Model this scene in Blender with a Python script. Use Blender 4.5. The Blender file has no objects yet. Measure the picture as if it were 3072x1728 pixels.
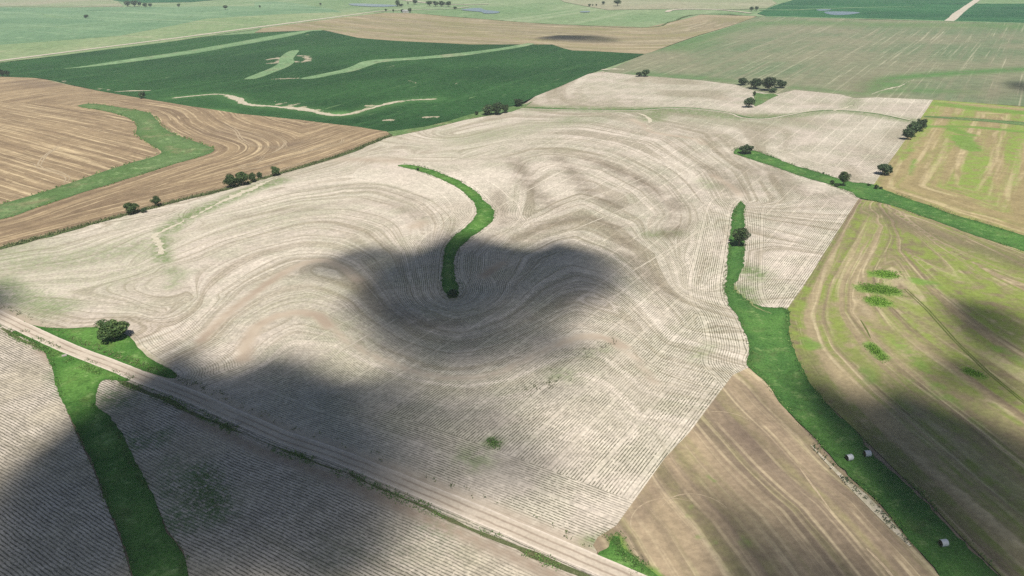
import bpy, math, random
import numpy as np
from mathutils import Matrix, Vector
from mathutils.geometry import delaunay_2d_cdt

# ------------------------------------------------------------------ camera, sky, sun, exposure
scene = bpy.context.scene
F, CX, CY, HC = 2350.0, 1536.0, 864.0, 110.0          # focal length in photo pixels, centre, flying height
R = np.array([[0.99962844, -0.02725774, 0.0],
              [-0.01108845, -0.40664885, 0.91351725],
              [-0.02490041, -0.91317782, -0.4068]])     # world axes from camera axes (x right, y down, z forward)
cam_d = bpy.data.cameras.new("camera"); cam = bpy.data.objects.new("camera", cam_d)
scene.collection.objects.link(cam); scene.camera = cam
cam_d.sensor_width = 36.0; cam_d.lens = 36.0 * F / 3072.0
cam_d.clip_start = 1.0; cam_d.clip_end = 40000.0
_m = Matrix(((R[0][0], -R[0][1], -R[0][2], 0), (R[1][0], -R[1][1], -R[1][2], 0), (R[2][0], -R[2][1], -R[2][2], HC), (0, 0, 0, 1)))
cam.matrix_world = _m

SUN_EL = math.radians(58.0)
SUN_AZ = (0.20, -0.98)                                  # horizontal direction towards the sun
_n = math.hypot(*SUN_AZ); SUN_DIR = np.array([SUN_AZ[0]/_n*math.cos(SUN_EL), SUN_AZ[1]/_n*math.cos(SUN_EL), math.sin(SUN_EL)])
world = bpy.data.worlds.new("World"); scene.world = world; world.use_nodes = True
wn = world.node_tree.nodes; wl = world.node_tree.links; wn.clear()
sky = wn.new("ShaderNodeTexSky"); sky.sky_type = 'NISHITA'; sky.sun_disc = False
sky.sun_elevation = SUN_EL; sky.sun_rotation = math.atan2(SUN_AZ[0], SUN_AZ[1])
sky.altitude = 400; sky.air_density = 1.0; sky.dust_density = 0.8; sky.ozone_density = 1.0
bg = wn.new("ShaderNodeBackground"); bg.inputs[1].default_value = 0.05
wo = wn.new("ShaderNodeOutputWorld"); wl.new(sky.outputs[0], bg.inputs[0]); wl.new(bg.outputs[0], wo.inputs[0])
sun_d = bpy.data.lights.new("sun", 'SUN'); sun_d.energy = 5.0; sun_d.angle = math.radians(0.53); sun_d.color = (1.0, 0.95, 0.88)
sun = bpy.data.objects.new("sun", sun_d); scene.collection.objects.link(sun)
sun.rotation_euler = Vector(SUN_DIR).to_track_quat('Z', 'Y').to_euler()
vs = scene.view_settings; vs.view_transform = 'Standard'; vs.look = 'None'; vs.gamma = 1.0; vs.use_curve_mapping = False
vs.exposure = 0.36
cy = scene.cycles
cy.max_bounces = 6; cy.diffuse_bounces = 2; cy.glossy_bounces = 2; cy.transmission_bounces = 2; cy.transparent_max_bounces = 8
cy.volume_bounces = 1; cy.use_denoising = False; cy.denoiser = 'OPENIMAGEDENOISE'
cy.use_adaptive_sampling = False; cy.sample_clamp_indirect = 6.0

rng = np.random.default_rng(7); random.seed(7)
K = 3072.0 / 2576.0                                     # photo measurements below are in a 2576 px wide copy

# ------------------------------------------------------------------ terrain
def flat(pts):
    p = np.asarray(pts, float) * K
    d = np.stack([p[:, 0] - CX, p[:, 1] - CY, np.full(len(p), F)], 1) @ R.T
    return d[:, :2] * (HC / -d[:, 2])[:, None]

def seg_dist(P, poly, closed=False, chunk=20000):
    """distance of points P to a polyline"""
    A = np.asarray(poly, float)
    B = np.roll(A, -1, 0) if closed else A[1:]
    A = A if closed else A[:-1]
    AB = B - A; L2 = (AB ** 2).sum(1) + 1e-9
    out = np.empty(len(P))
    for i in range(0, len(P), chunk):
        q = P[i:i + chunk]
        t = np.clip(((q[:, None, :] - A[None]) * AB[None]).sum(2) / L2[None], 0, 1)
        c = A[None] + t[..., None] * AB[None]
        out[i:i + chunk] = np.sqrt(((q[:, None, :] - c) ** 2).sum(2)).min(1)
    return out

def inside(P, poly):
    x, y = P[:, 0], P[:, 1]; r = np.zeros(len(P), bool)
    a = np.asarray(poly); b = np.roll(a, -1, 0)
    for (x0, y0), (x1, y1) in zip(a, b):
        if y0 == y1: continue
        c = ((y0 > y) != (y1 > y)) & (x < (x1 - x0) * (y - y0) / (y1 - y0) + x0)
        r ^= c
    return r

def catmull(p, closed, step):
    p = np.asarray(p, float); n = len(p); out = []
    for i in range(n if closed else n - 1):
        if closed: a, b, c, d = p[(i-1) % n], p[i], p[(i+1) % n], p[(i+2) % n]
        else: a, b, c, d = p[max(i-1, 0)], p[i], p[i+1], p[min(i+2, n-1)]
        L = np.linalg.norm(c - b); m1 = (c - a); m2 = (d - b)
        la = np.linalg.norm(m1) + 1e-9; lb = np.linalg.norm(m2) + 1e-9
        m1 = m1 / la * L; m2 = m2 / lb * L
        k = max(1, int(L / step))
        for t in np.arange(k) / k:
            h00 = 2*t**3 - 3*t**2 + 1; h10 = t**3 - 2*t**2 + t; h01 = -2*t**3 + 3*t**2; h11 = t**3 - t**2
            out.append(h00*b + h10*m1 + h01*c + h11*m2)
    if not closed: out.append(p[-1])
    return np.array(out)

def densify(p, closed, step):
    p = np.asarray(p, float); n = len(p); out = []
    for i in range(n if closed else n - 1):
        b, c = p[i], p[(i+1) % n]; k = max(1, int(np.linalg.norm(c - b) / step))
        for t in np.arange(k) / k: out.append(b + (c - b) * t)
    if not closed: out.append(p[-1])
    return np.array(out)

# centre lines of the grassed waterways (they lie in shallow swales)
SW_S = [(999,416),(1055,424),(1110,450),(1160,474),(1205,510),(1222,538),(1200,570),(1150,612),(1130,650),(1131,700),(1138,745)]
SW_G = [(1865,505),(1856,600),(1838,700),(1880,780),(1940,880),(1975,960),(2060,1060),(2200,1200),(2330,1335),(2445,1449),(2560,1560)]
SW_R = [(1850,380),(1960,412),(2100,455),(2230,498),(2380,548),(2500,590),(2700,660)]
_SW = [catmull(flat(s), False, 6.0) for s in (SW_S, SW_G, SW_R)]

def height(P, swales=True):
    x, y = P[:, 0], P[:, 1]
    f = 1.0 / (1.0 + (np.maximum(y, 0) / 1500.0) ** 2)
    h = (1.9*np.sin(x/101+1.3)*np.sin(y/127+0.5) + 1.1*np.sin((x+0.7*y)/73+2.0) + 0.5*np.sin((0.6*x-y)/41)) * f
    near = (y < 700) & (np.abs(x) < 500) & swales
    if near.any():
        q = P[near]; hh = h[near]
        for s in _SW: hh = hh - 0.9*np.exp(-(seg_dist(q, s)/13.0)**2)
        h = h.copy(); h[near] = hh
    return h

def G(pts):
    """photo points -> ground points on the rolling terrain"""
    p = np.asarray(pts, float) * K
    d = np.stack([p[:, 0] - CX, p[:, 1] - CY, np.full(len(p), F)], 1) @ R.T
    z = np.zeros(len(p))
    for _ in range(14):
        xy = d[:, :2] * ((HC - z) / -d[:, 2])[:, None]
        z = 0.4*z + 0.6*height(xy)
    return xy

def src(*pts): return [(x / K, y / K) for x, y in pts]

# ------------------------------------------------------------------ shader building helpers
class Sock:
    def __init__(s, t, o): s.t, s.o = t, o
    def _m(s, op, b, c=None, swap=False):
        n = s.t.nodes.new("ShaderNodeMath"); n.operation = op
        for i, v in enumerate(((b, s) if swap else (s, b)) + (() if c is None else (c,))):
            if isinstance(v, Sock): s.t.links.new(v.o, n.inputs[i])
            elif v is not None: n.inputs[i].default_value = v
        return Sock(s.t, n.outputs[0])
    def __add__(s, b): return s._m('ADD', b)
    __radd__ = __add__
    def __sub__(s, b): return s._m('SUBTRACT', b)
    def __rsub__(s, b): return s._m('SUBTRACT', b, swap=True)
    def __mul__(s, b): return s._m('MULTIPLY', b)
    __rmul__ = __mul__
    def sin(s): return s._m('SINE', None)
    def abs(s): return s._m('ABSOLUTE', None)
    def floor(s): return s._m('FLOOR', None)
    def fract(s): return s._m('FRACT', None)
    def max(s, b): return s._m('MAXIMUM', b)
    def min(s, b): return s._m('MINIMUM', b)
    def lt(s, b): return s._m('LESS_THAN', b)
    def step(s, a, b, lo=0.0, hi=1.0):
        n = s.t.nodes.new("ShaderNodeMapRange"); n.interpolation_type = 'SMOOTHSTEP'
        s.t.links.new(s.o, n.inputs[0]); n.inputs[1].default_value = a; n.inputs[2].default_value = b
        n.inputs[3].default_value = lo; n.inputs[4].default_value = hi
        return Sock(s.t, n.outputs[0])

class Mat:
    def __init__(s, name, rough=0.95, spec=0.1):
        s.m = bpy.data.materials.new(name); s.m.use_nodes = True; s.t = s.m.node_tree
        s.b = s.t.nodes["Principled BSDF"]; s.b.inputs["Roughness"].default_value = rough
        s.b.inputs["Specular IOR Level"].default_value = spec
        s._p = None
    def attr(s, name):
        n = s.t.nodes.new("ShaderNodeAttribute"); n.attribute_name = name; return Sock(s.t, n.outputs["Fac"])
    def pos(s):
        if s._p is None:
            n = s.t.nodes.new("ShaderNodeNewGeometry"); x = s.t.nodes.new("ShaderNodeSeparateXYZ")
            s.t.links.new(n.outputs["Position"], x.inputs[0])
            s._p = (Sock(s.t, n.outputs["Position"]), Sock(s.t, x.outputs[0]), Sock(s.t, x.outputs[1]), Sock(s.t, x.outputs[2]))
        return s._p
    def vec(s, x, y, z):
        n = s.t.nodes.new("ShaderNodeCombineXYZ")
        for i, v in enumerate((x, y, z)):
            if isinstance(v, Sock): s.t.links.new(v.o, n.inputs[i])
            else: n.inputs[i].default_value = v
        return Sock(s.t, n.outputs[0])
    def noise(s, scale, v=None, detail=2.0, rough=0.55, dist=0.0):
        n = s.t.nodes.new("ShaderNodeTexNoise"); n.inputs["Scale"].default_value = scale
        n.inputs["Detail"].default_value = detail; n.inputs["Roughness"].default_value = rough; n.inputs["Distortion"].default_value = dist
        s.t.links.new((v or s.pos()[0]).o, n.inputs["Vector"]); return Sock(s.t, n.outputs["Fac"])
    def mix(s, f, a, b):
        n = s.t.nodes.new("ShaderNodeMix"); n.data_type = 'RGBA'
        if isinstance(f, Sock): s.t.links.new(f.o, n.inputs[0])
        else: n.inputs[0].default_value = f
        for i, v in ((6, a), (7, b)):
            if isinstance(v, Sock): s.t.links.new(v.o, n.inputs[i])
            else: n.inputs[i].default_value = (*v, 1)
        return Sock(s.t, n.outputs[2])
    def scale(s, c, f):
        """colour c times factor f"""
        n = s.t.nodes.new("ShaderNodeVectorMath"); n.operation = 'SCALE'; s.t.links.new(c.o, n.inputs[0])
        if isinstance(f, Sock): s.t.links.new(f.o, n.inputs["Scale"])
        else: n.inputs["Scale"].default_value = f
        return Sock(s.t, n.outputs[0])
    def out(s, c, bump=None, bs=0.3, bd=0.1):
        s.t.links.new(c.o, s.b.inputs["Base Color"])
        if bump is not None:
            n = s.t.nodes.new("ShaderNodeBump"); n.inputs["Strength"].default_value = bs; n.inputs["Distance"].default_value = bd
            s.t.links.new(bump.o, n.inputs["Height"]); s.t.links.new(n.outputs[0], s.b.inputs["Normal"])
        return s.m

ALB = 1.42
def C(r, g, b):
    """albedo of a surface that shows as this 8-bit colour in full sun"""
    f = lambda v: ((v/255 + 0.055)/1.055)**2.4 if v > 10 else v/255/12.92
    return (f(r)/ALB, f(g)/ALB, f(b)/ALB)

def rows(m, u, pitch, lo=-0.1, hi=0.75, warp=0.12):
    w = m.noise(0.35) * (warp*2)
    return ((u + w) * (2*math.pi/pitch)).sin().step(lo, hi)

# --- crop rows on pale residue (the big contour-planted field)
def mat_main():
    m = Mat("planted_residue"); P, X, Y, Z = m.pos()
    r0, dS, dW, dRd, cb = [m.attr(a) for a in ("r0", "dS", "dW", "dRd", "cb")]
    bare, green, dark, rowk = [m.attr(a) for a in ("bare", "green", "dark", "rowk")]
    inS = dS.lt(17.0); inW = dW.lt(13.0); inR = dRd.lt(19.0)
    u = r0 + (dS - r0)*inS; u = u + (dRd - u)*inR; u = u + (dW - u)*inW
    n_big = m.noise(0.012, detail=3); n_mid = m.noise(0.06, detail=3); n_fine = m.noise(0.9, detail=3, rough=0.7); n_gr = m.noise(0.35, detail=3, rough=.65)
    bandn = m.noise(1.0, m.vec(cb*0.19, X*0.004, Y*0.004), detail=1, rough=0.5)
    band2 = m.noise(1.0, m.vec(cb*0.62+7.0, X*0.007, Y*0.007), detail=1, rough=0.6); band3 = m.noise(1.0, m.vec(cb*1.4+3.0, X*0.012, Y*0.012), detail=1, rough=0.6)
    c = m.mix(n_big.step(.38,.62), C(212,202,182), C(218,205,188))
    c = m.mix((n_mid.step(.42,.68))*0.45, c, C(198,196,168))
    c = m.mix(bandn.step(.54,.68)*cb.step(105,70,.10,.32)*n_mid.step(.25,.6,.35,1.0), c, C(158,140,116))
    c = m.mix(bandn.step(.46,.32)*0.55, c, C(244,230,212))
    c = m.mix(band2.step(.52,.66)*cb.step(105,70,.15,.5)*n_mid.step(.7,.35,.4,1.0), c, C(154,144,118))
    c = m.mix(band3.step(.54,.66)*cb.step(105,70,.1,.52), c, C(164,152,128))
    c = m.mix(band3.step(.46,.36)*cb.step(105,70,.1,.42), c, C(236,226,206))
    c = m.mix(green.step(.05, 1.0)*n_gr.step(.25,.6)*0.9, c, C(118,142,84))
    c = m.mix(dark*0.75*n_mid.step(.2,.6), c, C(140,124,108))
    # plants: dark broken lines along the rows
    rr = rows(m, u, 0.72, 0.0, 0.95)
    pl = rr * m.noise(1.1, detail=2, rough=.7).step(.30,.52) * (0.45 + n_mid.step(.30,.60)*0.55)
    pl = pl * (1.0 - bare*0.95) * rowk * (1.0 - ((u*(2*math.pi/9.36)).sin()).step(.9,.99)*0.8)
    c = m.mix(pl*0.92, c, C(84,84,60))
    # residue grain
    c = m.scale(c, n_fine.step(.28,.74,.80,1.16))
    c = m.scale(c, n_gr.step(.3,.7,.90,1.08))
    bc = m.mix(n_mid.step(.35,.65), C(200,184,162), C(178,160,140))
    c = m.mix(bare, c, bc)
    return m.out(c, rr*0.12 + n_fine*0.1, 0.5, 0.35)

# --- stubble with rows parallel to the road (south of it)
def mat_south():
    m = Mat("road_side_stubble"); P, X, Y, Z = m.pos(); u = m.attr("u"); green = m.attr("green"); bare = m.attr("bare")
    n_mid = m.noise(0.05, detail=3); n_fine = m.noise(1.0, detail=3, rough=.7)
    band = m.noise(1.0, m.vec(u*0.3, X*0.01, Y*0.01), detail=3, rough=.6)
    c = m.mix(n_mid.step(.35,.65), C(206,194,172), C(212,200,184))
    c = m.mix(band.step(.5,.7)*0.5, c, C(160,152,130))
    rr = rows(m, u, 0.74, -0.1, 0.9, 0.3)
    pl = rr * m.noise(1.5, detail=2, rough=.75).step(.26,.52)*(1.0 - bare) * (0.55 + n_mid.step(.3,.6)*0.45)
    c = m.mix(pl*0.95, c, C(108,104,88))
    c = m.scale(c, n_fine.step(.28,.74,.76,1.18)); c = m.scale(c, m.noise(0.28, detail=4, rough=.7).step(.3,.7,.82,1.12))
    c = m.mix(green*m.noise(0.8, detail=3, rough=.7).step(.38,.55)*0.95, c, C(70,116,52))
    c = m.mix(bare*0.9, c, m.mix(n_fine.step(.3,.7), C(172,152,132), C(148,130,112)))
    return m.out(c, rr*0.12 + n_fine*0.1, 0.5, 0.35)

# --- harvested wheat, seen as swaths running along u
def mat_wheat(name, lo, mid, hi, pitch, green=None, gk=0.0, glo=.44):
    m = Mat(name); P, X, Y, Z = m.pos(); u = m.attr("u"); gr = m.attr("green"); dk = m.attr("dark")
    w = m.noise(0.02, detail=2)*3.0; uu = u + w
    b1 = m.noise(1.0, m.vec(uu*(0.9/pitch), X*0.004, Y*0.004), detail=3, rough=.65)
    b2 = m.noise(1.0, m.vec(uu*(3.1/pitch)+9.0, X*0.01, Y*0.01), detail=2, rough=.6)
    tr = ((uu*(2*math.pi/pitch) + m.noise(0.012)*9.0).sin()).step(.78,.99) * m.noise(0.05, detail=3).step(.42,.60)
    n_big = m.noise(0.011, detail=3); n_fine = m.noise(0.8, detail=3, rough=.7); n_gr = m.noise(0.18, detail=3, rough=.6)
    c = m.mix(b1.step(.34,.64), lo, mid)
    c = m.mix(b2.step(.52,.70)*0.75, c, hi)
    c = m.mix(tr*0.6, c, hi)
    c = m.mix(n_big.step(.45,.7)*0.35, c, lo)
    if green:
        gm = (m.noise(1.0, m.vec(uu*(1.3/pitch)+3.0, X*0.007, Y*0.007), detail=3, rough=.6)).step(glo, glo+.2)
        c = m.mix(gm*n_gr.step(.25,.6)*gk, c, green)
    c = m.mix((gr + (n_gr-0.5)*0.9).step(.30,.75)*0.9, c, C(120,152,70))
    c = m.mix(dk*0.8*n_gr.step(.2,.55), c, C(116,100,88))
    c = m.scale(c, n_gr.step(.3,.7,.88,1.1)); c = m.scale(c, n_fine.step(.3,.72,.86,1.12))
    return m.out(c, n_fine, 0.35, 0.2)

# --- sown rows with thin crop, far olive field
def mat_olive():
    m = Mat("thin_crop"); P, X, Y, Z = m.pos(); u = m.attr("u"); gr = m.attr("green"); dk = m.attr("dark")
    b1 = m.noise(1.0, m.vec(u*0.10, X*0.002, Y*0.002), detail=3, rough=.65)
    b2 = m.noise(1.0, m.vec(u*0.5+4.0, X*0.006, Y*0.006), detail=3, rough=.7)
    n_big = m.noise(0.007, detail=3); n_gr = m.noise(0.12, detail=3, rough=.65)
    c = m.mix(n_big.step(.36,.64), C(116,132,98), C(140,140,112))
    c = m.mix(b1.step(.45,.66)*0.55, c, C(146,142,116))
    c = m.mix(b2.step(.55,.70)*0.65, c, C(190,186,156))
    c = m.mix(gr*n_gr.step(.2,.5), c, C(92,132,74))
    c = m.mix(dk*0.6, c, C(142,128,110))
    c = m.scale(c, n_gr.step(.3,.7,.86,1.12))
    return m.out(c)

def mat_soy():
    m = Mat("soybean_canopy"); P, X, Y, Z = m.pos(); u = m.attr("u"); bare = m.attr("bare"); gr = m.attr("green")
    n_big = m.noise(0.006, detail=3); n_gr = m.noise(0.2, detail=3, rough=.65)
    b = m.noise(1.0, m.vec(u*0.07, m.attr("v")*0.004, 0.0), detail=4, rough=.7)
    st = m.noise(1.0, m.vec(u*0.35, m.attr("v")*0.025, 3.3), detail=3, rough=.7)
    c = m.mix(n_big.step(.35,.65), C(42,78,42), C(54,94,50))
    c = m.mix(b.step(.5,.7)*0.5, c, C(70,110,62))
    c = m.mix(st.step(.66,.74)*0.7, c, C(130,150,104))
    c = m.scale(c, n_gr.step(.3,.7,.82,1.2))
    c = m.mix((bare + (m.noise(0.22, m.vec(X, Y*0.6, 0.0), detail=4, rough=.75)-0.5)*1.5).step(.40,.62), c, C(184,172,148))
    c = m.mix(gr, c, C(122,170,98))
    return m.out(c, n_gr, 0.4, 0.5)

def mat_grass(name, a, b, hi, scale=1.0, u=False):
    m = Mat(name); P, X, Y, Z = m.pos(); ed = m.attr("edge")
    n1 = m.noise(0.05*scale, detail=4, rough=.6); n2 = m.noise(0.32*scale, detail=3, rough=.65); n3 = m.noise(1.6*scale, detail=3, rough=.75)
    c = m.mix(n1.step(.36,.64), a, b)
    c = m.mix(m.noise(0.11*scale, detail=4, rough=.7).step(.50,.70)*0.7, c, (a[0]*1.9, a[1]*1.08, a[2]*1.5))
    c = m.mix(n2.step(.54,.72)*0.75, c, hi)
    c = m.mix(n2.step(.46,.28)*0.6, c, tuple(v*0.55 for v in a))
    c = m.mix(ed*0.7, c, (a[0]*.55, a[1]*.66, a[2]*.55))
    c = m.scale(c, n3.step(.3,.72,.72,1.25))
    return m.out(c, n3 + n2, 0.8, 0.35)

def mat_pasture(name, a, b, hi, s=1.0):
    m = Mat(name); P, X, Y, Z = m.pos(); u = m.attr("u")
    n1 = m.noise(0.004*s, detail=4, rough=.6); n2 = m.noise(0.02*s, detail=4, rough=.65); n3 = m.noise(0.12*s, detail=3, rough=.7)
    b1 = m.noise(1.0, m.vec(u*0.025, X*0.0012, Y*0.0012), detail=3, rough=.6)
    c = m.mix(n1.step(.36,.64), a, b)
    c = m.mix(b1.step(.5,.68)*0.5, c, hi)
    c = m.mix(n2.step(.54,.72)*0.45, c, hi)
    c = m.mix(n2.step(.45,.3)*0.4, c, tuple(v*0.6 for v in a))
    c = m.scale(c, n3.step(.3,.72,.80,1.18))
    return m.out(c)

def mat_road():
    m = Mat("dirt_road", 0.9); P, X, Y, Z = m.pos(); u = m.attr("u")
    n1 = m.noise(0.08, detail=3); n2 = m.noise(1.2, detail=4, rough=.7)
    c = m.mix(n1.step(.35,.65), C(214,200,180), C(202,188,168))
    wob = u + (m.noise(0.15)-0.5)*0.7
    for k in (-0.95, 0.85):
        c = m.mix((wob - k).abs().step(.42,.05)*m.noise(0.1, detail=2).step(.25,.5)*0.75, c, C(160,142,124))
    edge = u.abs().step(1.7,2.3)
    c = m.mix(edge, c, C(228,214,196))
    c = m.scale(c, n2.step(.28,.72,.88,1.1))
    return m.out(c, n2, 0.3, 0.1)

def mat_simple(name, a, b, scale=1.0, rough=0.95, bump=0.3):
    m = Mat(name, rough); n = m.noise(scale, detail=4, rough=.65); n2 = m.noise(scale*6, detail=3, rough=.7)
    c = m.mix(n.step(.3,.7), a, b); c = m.scale(c, n2.step(.3,.72,.85,1.13))
    return m.out(c, n2, bump, 0.1)

def mat_leaf(name, a, b, hi):
    m = Mat(name, 0.7, 0.2); lv = m.attr("lv")
    oi = m.t.nodes.new("ShaderNodeObjectInfo"); rnd = Sock(m.t, oi.outputs["Random"])
    c = m.mix(lv.step(.1,.7), a, b); c = m.mix(lv.step(.75,1.0)*0.8, c, hi); c = m.scale(c, rnd*0.6 + 0.75)
    return m.out(c)

MATS = {}
# ------------------------------------------------------------------ object helpers
def link(o): scene.collection.objects.link(o); return o
def tag(o, label=None, cat=None, group=None, kind=None):
    if label: o["label"] = label
    if cat: o["category"] = cat
    if group: o["group"] = group
    if kind: o["kind"] = kind
    return o
def mesh_obj(name, V, Fc, mat, parent=None, smooth=False):
    me = bpy.data.meshes.new(name)
    V = np.asarray(V, np.float32)
    me.vertices.add(len(V)); me.vertices.foreach_set("co", V.ravel())
    if isinstance(Fc, np.ndarray):
        k = Fc.shape[1]; me.loops.add(Fc.size); me.loops.foreach_set("vertex_index", Fc.ravel().astype(np.int32))
        me.polygons.add(len(Fc)); me.polygons.foreach_set("loop_start", (np.arange(len(Fc))*k).astype(np.int32))
        me.update(calc_edges=True); me.validate()
    else:
        bpy.data.meshes.remove(me); me = bpy.data.meshes.new(name); me.from_pydata([tuple(map(float, v)) for v in V], [], [tuple(map(int, f)) for f in Fc]); me.update()
    if smooth: me.polygons.foreach_set("use_smooth", np.ones(len(me.polygons), bool))
    me.materials.append(mat)
    o = bpy.data.objects.new(name, me); link(o)
    if parent: o.parent = parent
    return o
def set_attr(o, name, vals):
    a = o.data.attributes.new(name, 'FLOAT', 'POINT'); a.data.foreach_set("value", np.asarray(vals, np.float32))
def empty(name, loc, rz=0.0):
    o = bpy.data.objects.new(name, None); link(o); o.location = loc; o.rotation_euler = (0, 0, rz); o.empty_display_size = 1.0
    return o

def wobble(p, amp, step):
    """uneven natural edge"""
    n = len(p); s = np.cumsum(np.r_[0, np.linalg.norm(np.diff(p, axis=0), axis=1)])
    t = p - np.roll(p, 1, 0); nn = np.stack([-t[:, 1], t[:, 0]], 1); nn /= (np.linalg.norm(nn, axis=1)[:, None] + 1e-9)
    d = np.zeros(n)
    for k in range(6):
        d += np.sin(s/(2.2*1.9**k) + rng.uniform(0, 6.28)) * (0.35 + 0.25*k)
    d += rng.normal(0, 0.8, n)
    return p + nn * (d*amp/2.2)[:, None]

def sheet(name, outline, spacing, layer, mat, attrs=None, label=None, edge=False, edge_w=1.2, kind="structure"):
    outline = np.asarray(outline); lo = outline.min(0); hi = outline.max(0)
    xs = np.arange(lo[0], hi[0] + spacing, spacing); ys = np.arange(lo[1], hi[1] + spacing, spacing*0.866)
    gx, gy = np.meshgrid(xs, ys); gx = gx + (np.arange(len(ys)) % 2)[:, None]*spacing*0.5
    g = np.stack([gx.ravel(), gy.ravel()], 1); g = g[inside(g, outline)]
    if len(g): g = g[seg_dist(g, outline, True) > spacing*0.45]
    n = len(outline)
    pts = np.concatenate([outline, g]); org = pts.mean(0)
    vl = [Vector((float(a), float(b))) for a, b in pts - org]
    r = delaunay_2d_cdt(vl, [], [list(range(n))], 1, 1e-5)
    V2 = np.array([tuple(v) for v in r[0]]) + org
    Fc = np.array([f for f in r[2]], np.int32)
    a, b, c = V2[Fc[:, 0]], V2[Fc[:, 1]], V2[Fc[:, 2]]
    flip = ((b-a)[:, 0]*(c-a)[:, 1] - (b-a)[:, 1]*(c-a)[:, 0]) < 0
    Fc[flip] = Fc[flip][:, ::-1]
    z = height(V2) + layer
    o = mesh_obj(name, np.c_[V2, z], Fc, mat, smooth=True)
    if attrs:
        for k, f in attrs.items(): set_attr(o, k, f(V2))
    if edge:
        d = seg_dist(V2, outline, True); set_attr(o, "edge", np.exp(-(d/edge_w)**2))
    tag(o, label, kind=kind)
    return o

def levels(curves, gain):
    cs = [densify(flat(c), False, 4.0) for c in curves]
    def f(P):
        n = np.zeros(len(P)); w = np.zeros(len(P))
        for i, c in enumerate(cs):
            k = 1/(seg_dist(P, c)+2.0)**1.6; n += i*k; w += k
        return n/w*gain
    return f
def zero(P): return np.zeros(len(P))
def paint(items):
    """mask from strokes: (photo points, width in m, strength)"""
    its = [(catmull(G(p), False, max(1.0, w*0.4)) if len(p) > 1 else np.repeat(G(p), 2, 0), w, s) for p, w, s in items]
    def f(P):
        r = np.zeros(len(P))
        for p, w, s in its: r = np.maximum(r, s*np.exp(-(seg_dist(P, p)/w)**2))
        return r
    return f

def ribbon(name, pts, widths, z, mat, label=None, cols=4, step=4.0, wob=0.0, world_pts=None, kind="structure"):
    c = catmull(G(pts), False, step) if world_pts is None else world_pts
    n = len(c); t = np.gradient(c, axis=0); t /= np.linalg.norm(t, axis=1)[:, None]; nn = np.stack([-t[:, 1], t[:, 0]], 1)
    w = np.interp(np.linspace(0, 1, n), np.linspace(0, 1, len(widths)), widths)/2
    s = np.r_[0, np.cumsum(np.linalg.norm(np.diff(c, axis=0), axis=1))]
    L = -w.copy(); Rr = w.copy()
    if wob:
        for arr, sg in ((L, -1), (Rr, 1)):
            d = sum(np.sin(s/(1.7*2**k)*1.0 + rng.uniform(0, 6.3))*(0.3+0.2*k) for k in range(5)) + rng.normal(0, .7, n)
            arr += sg*d*wob*np.minimum(1, w)
    U = L[:, None] + (Rr - L)[:, None]*np.linspace(0, 1, cols+1)[None]
    V2 = (c[:, None, :] + nn[:, None, :]*U[..., None]).reshape(-1, 2)
    i = np.arange(n-1)[:, None]*(cols+1) + np.arange(cols)[None]
    Fc = np.stack([i, i+cols+1, i+cols+2, i+1], -1).reshape(-1, 4)[:, ::-1]
    zz = height(V2) + z
    o = mesh_obj(name, np.c_[V2, zz], Fc.astype(np.int32), mat, smooth=True)
    if o.data.polygons[0].normal.z < 0: o.data.flip_normals()
    set_attr(o, "u", U.ravel()); e = np.minimum(np.abs(U-L[:, None]), np.abs(Rr[:, None]-U)); set_attr(o, "edge", np.exp(-(e/1.2)**2).ravel())
    return tag(o, label, kind=kind)

def cards(name, cen, size, mat, up=0.6, aspect=0.7, label=None, parent=None, kind="stuff", lift=0.5):
    """many small leaf-sized faces around the given points"""
    n = len(cen); size = np.broadcast_to(size, (n,))
    nrm = rng.normal(0, 1, (n, 3)); nrm[:, 2] = np.abs(nrm[:, 2])*up + 0.15; nrm /= np.linalg.norm(nrm, axis=1)[:, None]
    a = np.cross(nrm, rng.normal(0, 1, (n, 3))); a /= np.linalg.norm(a, axis=1)[:, None]; b = np.cross(nrm, a)
    a = a*(size*0.5)[:, None]; b = b*(size*0.5*aspect)[:, None]
    V = np.stack([cen-a, cen-b*1.0, cen+a, cen+b], 1).reshape(-1, 3)
    Fc = np.arange(n*4, dtype=np.int32).reshape(-1, 4)
    o = mesh_obj(name, V, Fc, mat, parent)
    set_attr(o, "lv", np.repeat(rng.random(n), 4))
    if parent is None: tag(o, label, kind=kind)
    return o

# ------------------------------------------------------------------ photo outlines
S_OUT = [(999,416),(1029,413.5),(1081,426),(1119,440),(1156,455),(1181,470),(1206,490),(1224,510),(1236,517),(1244,535),(1241,552),(1219,572),(1194,590),(1164,617),(1151,637),(1146,675),(1151,700),(1161,724),(1159,740),(1139,752),(1119,740),(1112,724),(1114,687),(1116,650),(1124,620),(1144,595),(1176,570),(1199,542),(1203,525),(1189,502),(1164,480),(1131,462),(1094,445),(1044,428),(1014,422)]
GB_L = [(1865,505),(1854,517),(1847,537),(1842,575),(1835,625),(1830,662),(1823,712),(1825,739),(1835,767),(1853,787),(1870,819),(1880,849),(1888,884),(1882,919),(1898,932),(1910,944),(1932,968),(1957,1002),(1982,1032),(2033,1087),(2092,1152),(2147,1207),(2197,1249),(2244,1304),(2294,1362),(2332,1407),(2367,1449),(2420,1510)]
GB_R = [(2580,1510),(2519,1449),(2494,1422),(2417,1349),(2332,1257),(2252,1182),(2194,1127),(2158,1087),(2107,1042),(2072,1007),(2037,964),(2014,924),(2004,894),(1992,864),(1983,829),(1982,797),(1979,778),(1932,775),(1893,764),(1863,744),(1845,724),(1848,707),(1860,677),(1868,650),(1873,625),(1873,570),(1873,517)]
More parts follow.
